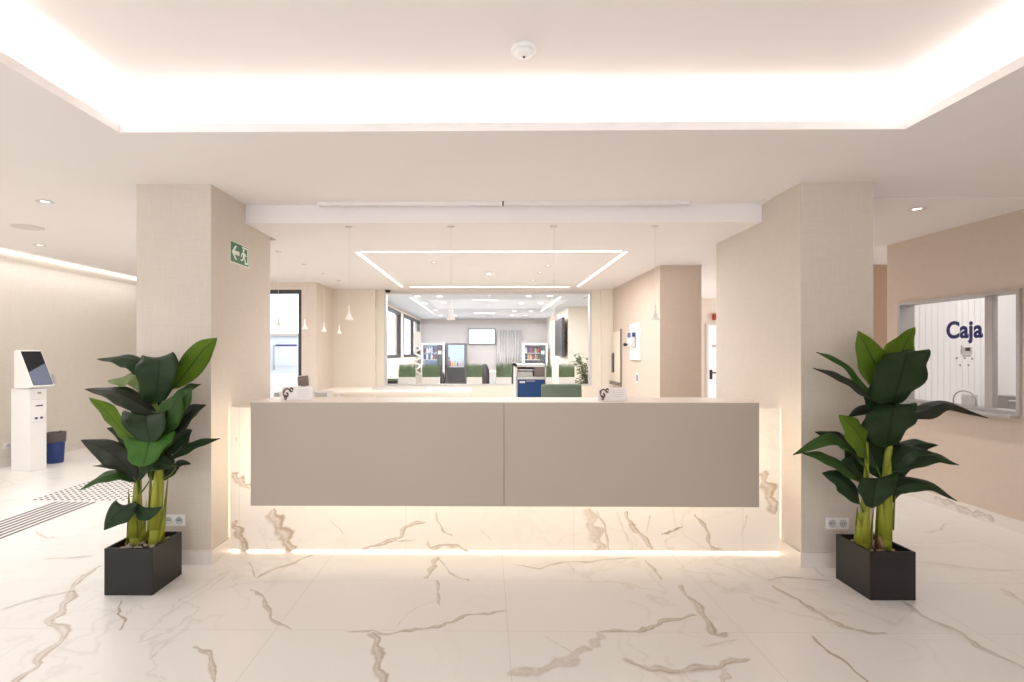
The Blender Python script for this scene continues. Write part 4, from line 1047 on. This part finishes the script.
# left back desk with low boxes
Yb = 6.9
t = thing('back_desk', 'white desk standing against the pale back wall behind reception', 'desk', (PX(400, Yb), Yb + .4, 0))
x0, x1, z1 = PX(318, Yb), PX(470, Yb), PZ(391.5, Yb)
obj('tabletop', B(x0, x1, Yb, Yb + .8, z1 - .03, z1, .003), M['pale'], t)
for a in (x0 + .05, x1 - .08):
    for b_ in (Yb + .05, Yb + .7): obj('leg', B(a, a + .04, b_, b_ + .04, 0, z1 - .031), M['white'], t)
tag(obj('storage_box', B(PX(372, Yb + .3), PX(425, Yb + .3), Yb + .3, Yb + .6, z1, PZ(388, Yb + .3), .004), M['grey_lt']), 'low pale grey box lying on the back desk below the window', 'box')
tag(obj('document_tray', B(PX(313, 4.3), PX(328, 4.3), 4.27, 4.45, .752, PZ(392.5, 4.3), .004), M['grey_lt']), 'shallow pale document tray on the desk right of the taupe monitor', 'tray')
tag(obj('document_tray', B(PX(275, 4.3), PX(281, 4.3), 4.27, 4.45, .752, PZ(392.5, 4.3), .004), M['grey_lt']), 'shallow pale document tray half hidden beside the leaflet holder by the glass door', 'tray')

# cabinet unit with blue front
Yc = 5.4
x0, x1 = PX(515.5, Yc), PX(546, Yc); zt = PZ(364.2, Yc)
t = thing('copier_cabinet', 'white copier cabinet with cobalt blue front and grey drawer behind the desk', 'cabinet', ((x0 + x1) / 2, Yc, 0))
bm = NB(); d = .45
box(bm, x0, x0 + .018, Yc, Yc + d, 0, zt); box(bm, x1 - .010, x1, Yc, Yc + d, 0, zt); box(bm, x0, x1, Yc, Yc + d, zt - .028, zt); box(bm, x0, x1, Yc + d - .01, Yc + d, 0, zt); box(bm, x0 + .01, x1 - .005, Yc, Yc + d, PZ(379.3, Yc), PZ(376.8, Yc)); box(bm, x0, x1, Yc, Yc + d, 0.02, .06)
obj('carcass', bm, M['white'], t)
obj('shelf', B(x0 + .018, PX(534, Yc), Yc + .01, Yc + .4, PZ(370.5, Yc), PZ(369.5, Yc)), M['white'], t)
obj('paper_tray', B(x0 + .022, PX(533, Yc), Yc + .02, Yc + .4, PZ(376.6, Yc), PZ(371.5, Yc), .003), M['grey_lt'], t)
obj('tray_shadow_gap', B(x0 + .018, PX(534, Yc), Yc + .06, Yc + .4, PZ(369.4, Yc), PZ(368, Yc)), M['darkgrey'], t)  # solid dark bar standing in for the shade above the shelf
obj('drawer', B(PX(534.2, Yc), x1 - .012, Yc - .004, Yc + .4, PZ(376.5, Yc), PZ(367.4, Yc), .003), M['brown'], t)
dr = obj('door', B(PX(518, Yc), PX(543.5, Yc), Yc - .006, Yc + .01, .06, PZ(379.6, Yc), .002), M['blue_panel'], t); dr['label'] = 'cobalt blue door'
obj('door_label', B(PX(519.5, Yc), PX(525, Yc), Yc - .008, Yc - .006, PZ(383, Yc), PZ(381, Yc)), M['paper'], dr)
obj('door_label', B(PX(526, Yc), PX(535, Yc), Yc - .008, Yc - .006, PZ(381.3, Yc), PZ(380.6, Yc)), M['grey_lt'], dr)

# sage chair
Yh = 4.75
t = thing('desk_chair', 'sage green upholstered desk chair with its back towards the counter', 'chair', (PX(563, Yh), Yh + .25, 0))
x0, x1, zt = PX(542.5, Yh), PX(583, Yh), PZ(384.2, Yh)
bm = NB(); n = 12; rows = []
for i in range(n + 1):
    u = i / n; x = x0 + (x1 - x0) * u; yb_ = Yh + .07 * (1 - (2 * u - 1) ** 2) * -1 + .07
    rows.append([bm.verts.new((x, yb_ + dy_, z_)) for dy_, z_ in ((0, zt - .42), (-.01, zt - .2), (0, zt - .012 * (1 + 2 * abs(2 * u - 1) ** 6)), (.02, zt - .008 * abs(2 * u - 1) ** 6), (.045, zt - .015 * (1 + 2 * abs(2 * u - 1) ** 6)), (.05, zt - .2), (.05, zt - .42))])
for i in range(n):
    for k in range(6): bm.faces.new((rows[i][k], rows[i + 1][k], rows[i + 1][k + 1], rows[i][k + 1]))
    bm.faces.new((rows[i][6], rows[i + 1][6], rows[i + 1][0], rows[i][0]))
bm.faces.new(rows[0]); bm.faces.new(rows[-1])
obj('backrest', bm, M['sage'], t, True)
xc = (x0 + x1) / 2
obj('seat', B(xc - .23, xc + .23, Yh + .08, Yh + .52, .45, .53, .03), M['sage'], t, True)
obj('back_support', B(xc - .03, xc + .03, Yh - .03 + .08, Yh + .1, .42, zt - .3), M['blackplastic'], t)
obj('gas_column', lathe(NB(), [(.03, .09), (.03, .45)], xc, Yh + .3, 16), M['darkgrey'], t, True)
for k in range(5):
    a = k * 2 * PI / 5 + .3
    lg = obj('foot_arm', tube(NB(), [(xc, Yh + .3, .10), (xc + .28 * math.cos(a), Yh + .3 + .28 * math.sin(a), .07)], [.025, .016], 8), M['darkgrey'], t, True)
    obj('caster', lathe(NB(), [(.027, -.015), (.027, .015)], xc + .28 * math.cos(a), Yh + .3 + .28 * math.sin(a), 14, .028, 'y'), M['blackplastic'], lg, True)

# ------------------------------------------------------------------ right service wall items
def YS(px):
    lo2, hi2 = 4.0, 12.0
    for _ in range(50):
        m = (lo2 + hi2) / 2
        u = CX + F * math.tan(math.atan2(RX, m) + YAW)
        if u > px: lo2 = m
        else: hi2 = m
    return lo2
ya_, yb_ = YS(641), YS(632); ymid = (ya_ + yb_) / 2
zb_, zt_ = PZ(360, ymid), PZ(323.5, ymid)
t = thing('time_clock_board', 'white board with a blue screened terminal mounted on the right service wall', 'wall terminal', (RX, ymid, zb_))
obj('back_board', B(RX - .03, RX, ya_, yb_, zb_, zt_, .003), M['white'], t)
tm = obj('terminal', B(RX - .09, RX - .036, ya_ + .12, yb_ - .08, PZ(347, ymid), PZ(332, ymid), .006), M['grey_lt'], t)
obj('display', B(RX - .08, RX - .045, ya_ + .114, ya_ + .119, PZ(337, ymid), PZ(333, ymid)), M['blue'], tm)
obj('display', B(RX - .094, RX - .0905, ya_ + .16, yb_ - .12, PZ(337.5, ymid), PZ(332.8, ymid)), M['blue'], tm)
obj('hook', lathe(NB(), [(.02, -.14), (.024, -.12), (.012, -.09)], RX, yb_ - .10, 12, PZ(344.5, ymid), 'x'), M['blackplastic'], tm, True)
yq = YS(637.5)
t = thing('wall_notice', 'small white notice with blue print below the terminal on the right service wall', 'notice', (RX, yq, PZ(383, yq)))
obj('card', B(RX - .006, RX, yq - .06, yq + .06, PZ(383, yq), PZ(372.5, yq)), M['paper'], t)
obj('print', B(RX - .008, RX - .006, yq - .03, yq + .03, PZ(381, yq), PZ(374.5, yq)), M['blue'], t)
ya_, yb_ = YS(621.5), min(8.17, YS(611.5)); ymid = (ya_ + yb_) / 2
t = thing('notice_board', 'tall narrow cream notice board with dark pull on the right service wall', 'notice board', (RX, ymid, PZ(387, ymid)))
obj('board', B(RX - .02, RX, ya_, yb_, PZ(385, ya_), PZ(331, ya_), .003), M['yellowish'], t)
obj('edge_strip', B(RX - .022, RX - .0, ya_ - .02, ya_ - .001, PZ(386.5, ya_), PZ(329, ya_)), M['brown'], t)
obj('lower_lip', B(RX - .06, RX - .021, ya_, yb_, PZ(385.5, ya_), PZ(382.5, ya_)), M['brown'], t)
obj('pull_handle', B(RX - .04, RX - .021, yb_ - .14, yb_ - .06, PZ(372, yb_), PZ(353, yb_)), M['darkgrey'], t)

# corridor door
Yd = 10.98
x0 = PX(706, Yd); x1 = x0 + .85; zt_ = PZ(323.7, Yd)
d1 = thing('door_1', 'white corridor door seen beside the right pillar', 'door', ((x0 + x1) / 2, Yd, 0)); d1['kind'] = 'structure'
obj('door_leaf', B(x0 + .04, x1 - .04, Yd - .02, Yd + .015, .005, zt_ - .04, .003), M['frost'], d1)
bm = NB(); box(bm, x0, x0 + .04, Yd - .03, Yd + .018, 0, zt_); box(bm, x1 - .04, x1, Yd - .03, Yd + .018, 0, zt_); box(bm, x0 + .04, x1 - .04, Yd - .03, Yd + .018, zt_ - .04, zt_)
obj('door_frame', bm, M['grey_lt'], d1)
hx = PX(707.6, Yd) + .06
hz = PZ(372.5, Yd)
obj('door_handle', tube(NB(), [(hx, Yd - .02, hz), (hx, Yd - .07, hz), (hx + .12, Yd - .07, hz)], .014, 8), M['blackplastic'], d1)
obj('lock_plate', B(hx - .03, hx + .03, Yd - .026, Yd - .02, hz - .14, hz + .06), M['blackplastic'], d1)
tag(obj('door_sign', B(PX(711.5, Yd), PX(716, Yd) + .1, Yd - .028, Yd - .021, PZ(347.3, Yd), PZ(344.8, Yd)), M['grey']), 'small grey name sign on the white corridor door', 'sign')
Yz = 10.9
tag(obj('wall_sign', B(PX(714.3, Yz), PX(717.5, Yz), Yz, Yz + .1, PZ(320, Yz), PZ(313.5, Yz)), M['red']), 'small red projecting sign above the corridor door', 'sign')

# ------------------------------------------------------------------ glass door to the street (left)
wd = thing('window_2', 'tall dark framed glass door to the bright street at the back left', 'window', ((WX0 + WX1) / 2, 7.4, 0)); wd['kind'] = 'structure'
bm = NB(); w_ = .055
box(bm, WX0, WX0 + w_, 7.40, 7.46, 0, WZ1); box(bm, WX1 - w_, WX1, 7.40, 7.46, 0, WZ1); box(bm, WX0 + w_, WX1 - w_, 7.40, 7.46, WZ1 - w_, WZ1); box(bm, WX0 + w_, WX1 - w_, 7.40, 7.46, 0, .06)
obj('window_frame', bm, M['darkgrey'], wd)
obj('window_pane', B(WX0 + w_, WX1 - w_, 7.425, 7.433, .06, WZ1 - w_), M['glass'], wd)
# outside
OY = 12.0
t = thing('street_building', 'pale blue low building across the street outside the glass door', 'building', (-5.5, OY + 1, 0))
obj('facade', B(-9, -4.35, OY, OY + .4, PZ(373, OY), PZ(333.5, OY)), M['out_wall'], t)
obj('cornice', B(-9, -4.35, OY - .06, OY - .001, PZ(336, OY), PZ(333.2, OY)), M['grey'], t)
obj('awning_strip', B(PX(276, OY), PX(297, OY), OY - .03, OY - .001, PZ(346, OY), PZ(344.5, OY)), M['goods1'], t)
obj('window_opening', B(PX(274.5, OY), PX(297.5, OY), OY - .02, OY - .001, PZ(366, OY), PZ(346.2, OY)), M['out_wall'], t)
obj('downpipe', B(PX(273.5, OY), PX(274.6, OY), OY - .04, OY - .001, PZ(370, OY), PZ(345, OY)), M['grey'], t)
obj('plinth', B(-9, -4.35, OY, OY + .4, 0, PZ(373, OY) - .001), M['out_ground'], t)

# ------------------------------------------------------------------ interior window and waiting room
wi = thing('window_3', 'wide interior window behind reception looking into the waiting room', 'window', (0, 8.35, wz0)); wi['kind'] = 'structure'
bm = NB(); w_ = .035
box(bm, wx0, wx0 + w_ * .7, 8.29, 8.42, wz0, wz1); box(bm, wx1 - w_ * .9, wx1, 8.29, 8.42, wz0, wz1)
box(bm, wx0 + w_ * .7, wx1 - w_ * .9, 8.29, 8.42, wz1 - w_, wz1); box(bm, wx0 + w_ * .7, wx1 - w_ * .9, 8.29, 8.42, wz0, wz0 + .02)
obj('window_frame', bm, M['grey_lt'], wi)
obj('window_pane', B(wx0 + w_ * .7, wx1 - w_ * .9, 8.345, 8.352, wz0 + .02, wz1 - w_), M['glass'], wi)

YG = 8.62
def grass_box(px0, px1, label, ztop=363.0):
    x0, x1 = PX(px0, YG), PX(px1, YG); z0 = wz0 - .009; z1 = PZ(377.2, YG); zt = PZ(ztop, YG)
    t = thing('grass_planter', label, 'planter', ((x0 + x1) / 2, YG + .05, z0), 0, 'grass planters on the window ledge')
    obj('planter_box', B(x0, x1, YG, YG + .11, z0, z1, .003), M['white'], t)
    rnd = random.Random(int(px0)); bm = NB()
    for _ in range(330):
        x = rnd.uniform(x0 + .005, x1 - .005); y = rnd.uniform(YG + .005, YG + .10); h = (zt - z1) * rnd.uniform(.88, 1.06); lx = rnd.uniform(-.018, .018)
        w = .0036
        a, b_, c = bm.verts.new((x - w, y, z1 - .003)), bm.verts.new((x + w, y + .002, z1 - .003)), bm.verts.new((x + lx, y + rnd.uniform(-.01, .01), z1 + h))
        bm.faces.new((a, b_, c))
    o = obj('grass', bm, M['grass'], t); o['kind'] = 'stuff'
for a, b_, lb in ((398, 415, 'below the first dark side window'), (422, 439.5, 'in front of the bottle vending machine'), (466.5, 482, 'below the white lit screen'), (496, 511.5, 'in front of the pale curtain'), (536, 552, 'half hidden behind the copier cabinet'), (559, 575, 'below the dark side wall screen')):
    grass_box(a, b_, 'tall green grass in a white box ' + lb)
# small succulent box
x0, x1 = PX(388, YG), PX(397.5, YG)
t = thing('small_succulent_box', 'tiny dark box of low green plants at the corner of the window ledge', 'planter', ((x0 + x1) / 2, YG, wz0 - .009))
obj('box', B(x0, x1, YG - .04, YG + .04, wz0 - .009, wz0 + .06, .003), M['blackplastic'], t)
bm = NB(); rnd = random.Random(8)
for _ in range(60):
    x, y = rnd.uniform(x0, x1), rnd.uniform(YG - .04, YG + .04)
    bmesh.ops.create_icosphere(bm, subdivisions=1, radius=.014, matrix=Matrix.Translation((x, y, wz0 + .065 + rnd.random() * .015)) @ Matrix.Diagonal((1, .6, 1.4, 1)))
o = obj('foliage', bm, M['grass'], t); o['kind'] = 'stuff'

# side windows of the waiting room
for k, (a, b_, z0, z1, nm, lb) in enumerate(((yA0, yA1, 1.28, 2.52, 'window_4', 'dark framed side window of the waiting room next to the window jamb'), (yB0, yB1, 1.28, 2.52, 'window_5', 'dark framed two pane side window of the waiting room by the vending machine'))):
    wo = thing(nm, lb, 'window', (BX0, (a + b_) / 2, z0)); wo['kind'] = 'structure'
    obj('window_frame', frame_x(BX0 - .08, BX0 + .015, a + .08, b_ - .08, z0 + .08, z1 - .08, .08), M['darkgrey'], wo)
    obj('window_pane', B(BX0 - .05, BX0 - .04, a + .08, b_ - .08, z0 + .08, z1 - .08), M['glass'], wo)
    if k: ym_ = a + (b_ - a) * .55; obj('mullion', B(BX0 - .08, BX0 + .01, ym_ - .06, ym_ + .06, z0 + .08, z1 - .08), M['darkgrey'], wo)
tag(obj('courtyard_wall', B(BX0 - 3.6, BX0 - 3.4, 9.7, 24, 0, 1.7), M['out_wall']), 'pale blue courtyard wall outside the waiting room windows', 'wall')

# back wall tv
def screen(label, x0, x1, y, z0, z1, m):
    t = thing('wall_screen', label, 'screen', ((x0 + x1) / 2, y, z0))
    obj('housing', B(x0, x1, y, y + .06, z0, z1, .004), M['darkgrey'], t)
    obj('display', B(x0 + .03, x1 - .03, y - .003, y, z0 + .03, z1 - .03), M[m], t)
Y = BY - .08
screen('white lit wall screen on the grey back wall of the waiting room', PX(468, Y), PX(495.5, Y), Y, PZ(344.5, Y), PZ(328.5, Y), 'tv_white')
t = thing('wall_screen', 'dark screen seen edge-on on the side wall of the waiting room', 'screen', (PX(565, 14), 14.2, 1.3))
xs_ = PX(568, 13.5)
obj('housing', B(xs_ - .16, xs_ - .09, 13.46, 14.9, 1.33, 2.33, .004), M['darkgrey'], t)
obj('wall_bracket', B(xs_ - .09, xs_ - .002, 13.7, 14.5, 1.7, 2.0), M['blackplastic'], t)

# vending machines
def vending(px0, px1, pyt, Y, label, kind):
    x0, x1, zt = PX(px0, Y), PX(px1, Y), PZ(pyt, Y)
    t = thing('vending_machine', label, 'vending machine', ((x0 + x1) / 2, Y + .4, 0))
    w = x1 - x0
    bm = NB(); e = .06
    box(bm, x0, x0 + e, Y, Y + .8, .05, zt); box(bm, x1 - e, x1, Y, Y + .8, .05, zt); box(bm, x0 + e, x1 - e, Y, Y + .8, zt - e, zt); box(bm, x0 + e, x1 - e, Y + .7, Y + .8, .05, zt - e); box(bm, x0 + e, x1 - e, Y, Y + .7, .05, .45)
    obj('cabinet', bm, M['white'] if kind != 'b' else M['darkgrey'], t)
    ns = 5
    for k in range(ns):
        z = .50 + (zt - .62) * k / ns
        obj('shelf', B(x0 + e, x1 - e, Y + .08, Y + .68, z, z + .02), M['grey_lt'], t)
    obj('light_panel', B(x0 + e + .01, x1 - e - .01, Y + .66, Y + .69, .5, zt - e - .02), M[{'a': 'vend_blue', 'b': 'cold_glow', 'c': 'vend_dark'}[kind]], t)
    if kind != 'b':
        obj('control_panel', B(x1 - e - .18, x1 - e, Y - .012, Y + .05, .45, zt - e), M['vend_dark'], t)
        obj('keypad', B(x1 - e - .15, x1 - e - .04, Y - .02, Y - .013, 1.36, 1.48), M['grey_lt'], t)
    else:
        obj('lit_header', B(x0 + e, x1 - e, Y - .015, Y + .02, 1.27, zt - .06), M['cold_glow'], t)
        obj('collection_tray', B(x0 + e, x1 - e, Y - .02, Y + .02, .5, .93), M['vend_dark'], t)
    obj('glass_door', B(x0 + e, x1 - e - (.18 if kind != 'b' else 0), Y - .005, Y + .003, .46, zt - e - .001), M['glass'], t)
    # goods
    rnd = random.Random(int(px0))
    for k in range(ns):
        z = .52 + (zt - .62) * k / ns
        if z < 1.0 and kind != 'b': continue
        if kind == 'b' and not .9 < z < 1.1: continue
        m = 6
        for q in range(m):
            xx = x0 + e + .05 + (w - 2 * e - (.28 if kind != 'b' else .1)) * q / (m - 1); r = .035 if kind != 'b' else .03; h = rnd.uniform(.17, .23)
            zz = z + .001
            o = obj('drink_bottle', lathe(NB(), [(r, 0), (r, h * .62), (r * .4, h * .8), (r * .4, h)], xx, Y + .16, 10, zz), M['goods%d' % rnd.randrange(8)], None, True)
            tag(o, 'small bottle on a shelf inside the ' + {'a': 'bottle vending machine beside the dark side window', 'b': 'dark vending machine with the lit header', 'c': 'vending machine behind the copier cabinet'}[kind], 'bottle', 'bottles in vending machine ' + {'a': 'by the side window', 'b': 'with lit header', 'c': 'behind the cabinet'}[kind])
    return t
vending(421, 444.5, 343, 17.2, 'white framed vending machine with rows of bottles beside the side window', 'a')
vending(446.5, 466, 343.2, 17.2, 'dark vending machine with a pale lit header, beside the bottle machine', 'b')
vending(523, 547.5, 343.2, 17.2, 'white framed vending machine seen above the copier cabinet', 'c')

# curtain / corrugated panel
bm = NB(); x0, x1 = PX(497, 18.2), PX(521, 18.2); n = 64; prev = None
for i in range(n + 1):
    x = x0 + (x1 - x0) * i / n; y = 18.22 + .05 * math.sin(i * .85)
    cur = [bm.verts.new((x, y, 0.02)), bm.verts.new((x, y, PZ(330, 18.2)))]
    if prev: bm.faces.new((prev[0], cur[0], cur[1], prev[1]))
    prev = cur
o = obj('curtain', bm, M['curtain'], None, True); s_ = o.modifiers.new('t', 'SOLIDIFY'); s_.thickness = .006
tag(o, 'pale floor-length curtain against the grey wall beside the white screen', 'curtain')

# dark chairs in the waiting room
def waiting_chair(px0, px1, pyt, Y, label, m='blackplastic'):
    x0, x1, zt = PX(px0, Y), PX(px1, Y), PZ(pyt, Y); xc = (x0 + x1) / 2
    t = thing('waiting_chair', label, 'chair', (xc, Y, 0))
    bm = prism(NB(), [(x0, .5), (x1, .5), (x1, zt - .15), (x1 - .06, zt - .03), (xc + .02, zt), (x0 + .04, zt - .02), (x0, zt - .1)], .05, ((0, Y, 0), (1, 0, 0), (0, 0, 1), (0, 1, 0)))
    bmesh.ops.bevel(bm, geom=list(bm.edges), offset=.012, segments=2, affect='EDGES'); obj('backrest', bm, M[m], t, True)
    obj('seat', B(x0, x1, Y + .05, Y + .5, .42, .5, .02), M[m], t, True)
    for a in (x0 + .04, x1 - .04):
        for b_ in (Y + .08, Y + .45): obj('leg', tube(NB(), [(a, b_, 0), (a, b_, .42)], .015, 8), M['darkgrey'], t)
waiting_chair(480.5, 489.5, 363.5, 11.2, 'black high-backed chair below the white screen')
waiting_chair(438.5, 444.5, 369, 11.5, 'dark chair in front of the bottle vending machine')
waiting_chair(511.5, 515.3, 362.5, 11.5, 'dark chair half hidden by the copier cabinet')
x0 = PX(490, 12)
tag(obj('waiting_bench', B(PX(489.5, 12), PX(496, 12), 12, 12.5, 0.0, PZ(371.5, 12), .01), M['grey_lt']), 'pale low cube seat beside the black chair', 'seat')

# white spiral display stand
Ys = 9.3
t = thing('spiral_stand', 'white spiral display stand with a grey foot on the window ledge side', 'display stand', (PX(417.5, Ys), Ys, 0))
xc = PX(417.5, Ys)
obj('header_panel', B(PX(413.5, Ys), PX(420.5, Ys), Ys - .01, Ys + .01, PZ(347, Ys), PZ(331.5, Ys), .003), M['frost'], t)
pts = [(xc + .045 * math.cos(a * .5), Ys + .045 * math.sin(a * .5), PZ(375, Ys) + (PZ(347, Ys) - PZ(375, Ys)) * a / 40) for a in range(41)]
obj('spiral_body', tube(NB(), pts, .018, 8), M['frost'], t, True)
obj('foot_block', B(PX(413.5, Ys), PX(422, Ys), Ys - .08, Ys + .08, 0, PZ(375, Ys), .008), M['grey_lt'], t)

# leafy shrub right of the window
Yp = 9.3
xc = PX(588, Yp)
t = thing('leafy_shrub', 'tall airy green shrub in a grey pot behind the right end of the window', 'potted plant', (xc, Yp, 0))
obj('pot', lathe(NB(), [(.13, 0), (.17, .38), (.155, .38), (.13, .05)], xc, Yp, 24), M['grey'], t, True)
rnd = random.Random(11); bms = NB(); bml = NB()
for k in range(24):
    a = rnd.uniform(0, 2 * PI); h = rnd.uniform(.5, 1.2); r = rnd.uniform(.06, .28)
    e = Vector((xc + r * math.cos(a), Yp + r * math.sin(a), .38 + h)); mid = Vector((xc + r * .3 * math.cos(a), Yp + r * .3 * math.sin(a), .38 + h * .6))
    c = spline([(xc, Yp, .3), mid, e], 10); tube(bms, c, .005, 5)
    for q in range(3, 10):
        for s in range(5):
            p = c[q]; aa = rnd.uniform(0, 2 * PI); ln = rnd.uniform(.09, .15)
            d = Vector((math.cos(aa), math.sin(aa), rnd.uniform(-.35, .35))).normalized(); sd = d.cross(Vector((0, 0, 1))).normalized() * ln * .2
            v = [bml.verts.new(p), bml.verts.new(p + d * ln * .5 + sd), bml.verts.new(p + d * ln), bml.verts.new(p + d * ln * .5 - sd)]; bml.faces.new(v)
obj('stems', bms, M['petiole'], t, True)
o = obj('foliage', bml, M['shrub'], t); o['kind'] = 'stuff'
s_ = o.modifiers.new('t', 'SOLIDIFY'); s_.thickness = .001

# waiting room ceiling lights
k = 0
spots = [(425, 303, ), (444, 302.5), (435.5, 310), (440.5, 315.3), (451, 310.5), (455, 315.5), (521.5, 303), (540.5, 303), (528.5, 296), (550, 295.8), (514.5, 311), (531, 311), (512, 315.3), (525.5, 315.3), (417.5, 296), (439.5, 296)]
spots = sorted(spots, key=lambda s: (s[0] > 487, s[1], s[0]))
for px, py in spots:
    x, y = CP(px, py, BZ)
    if y > BY - .2: y = BY - .5; x = PX(px, y)
    r = .05
    o = obj('round_ceiling_light', lathe(NB(), [(r * 1.15, 0), (r * 1.15, -.012), (r, -.014), (.001, -.015)], x, y, 16, BZ), M['led_spot'], None, True)
    tag(o, 'bright round spot in the waiting room ceiling, one of the group on the ' + ('side-window side' if px < 487 else 'shrub side'), 'ceiling light', 'round ceiling lights on the ' + ('window side' if px < 487 else 'shrub side'))
for (pa, pb, lb) in (((413.5, 297.5), (431, 313), 'oblique view of the long light line on the side-window side of the waiting room ceiling'), ((558, 297), (543, 311), 'oblique view of the long light line on the shrub side of the waiting room ceiling')):
    xa, y_a = CP(*pa, BZ); xb, y_b = CP(*pb, BZ)
    xm = (xa + xb) / 2
    o = obj('ceiling_light_line', B(xm - .03, xm + .03, y_a, y_b, BZ - .005, BZ), M['led_spot']); tag(o, lb, 'light line')
for px0, px1, py, lb in ((472, 497, 300.5, 'pale square air conditioning cassette in the waiting room ceiling, the front one'), (474, 495, 313.3, 'pale square air conditioning cassette in the waiting room ceiling, the rear one')):
    x, y = CP((px0 + px1) / 2, py, BZ); hw = (PX(px1, y) - PX(px0, y)) / 2
    t = thing('air_conditioning_cassette', lb, 'air conditioner', (x, y, BZ))
    obj('frame', B(x - hw, x + hw, y - hw * .8, y + hw * .8, BZ - .02, BZ, .004), M['white'], t)
    obj('grille', B(x - hw * .55, x + hw * .55, y - hw * .45, y + hw * .45, BZ - .026, BZ - .021, .002), M['grey_lt'], t)
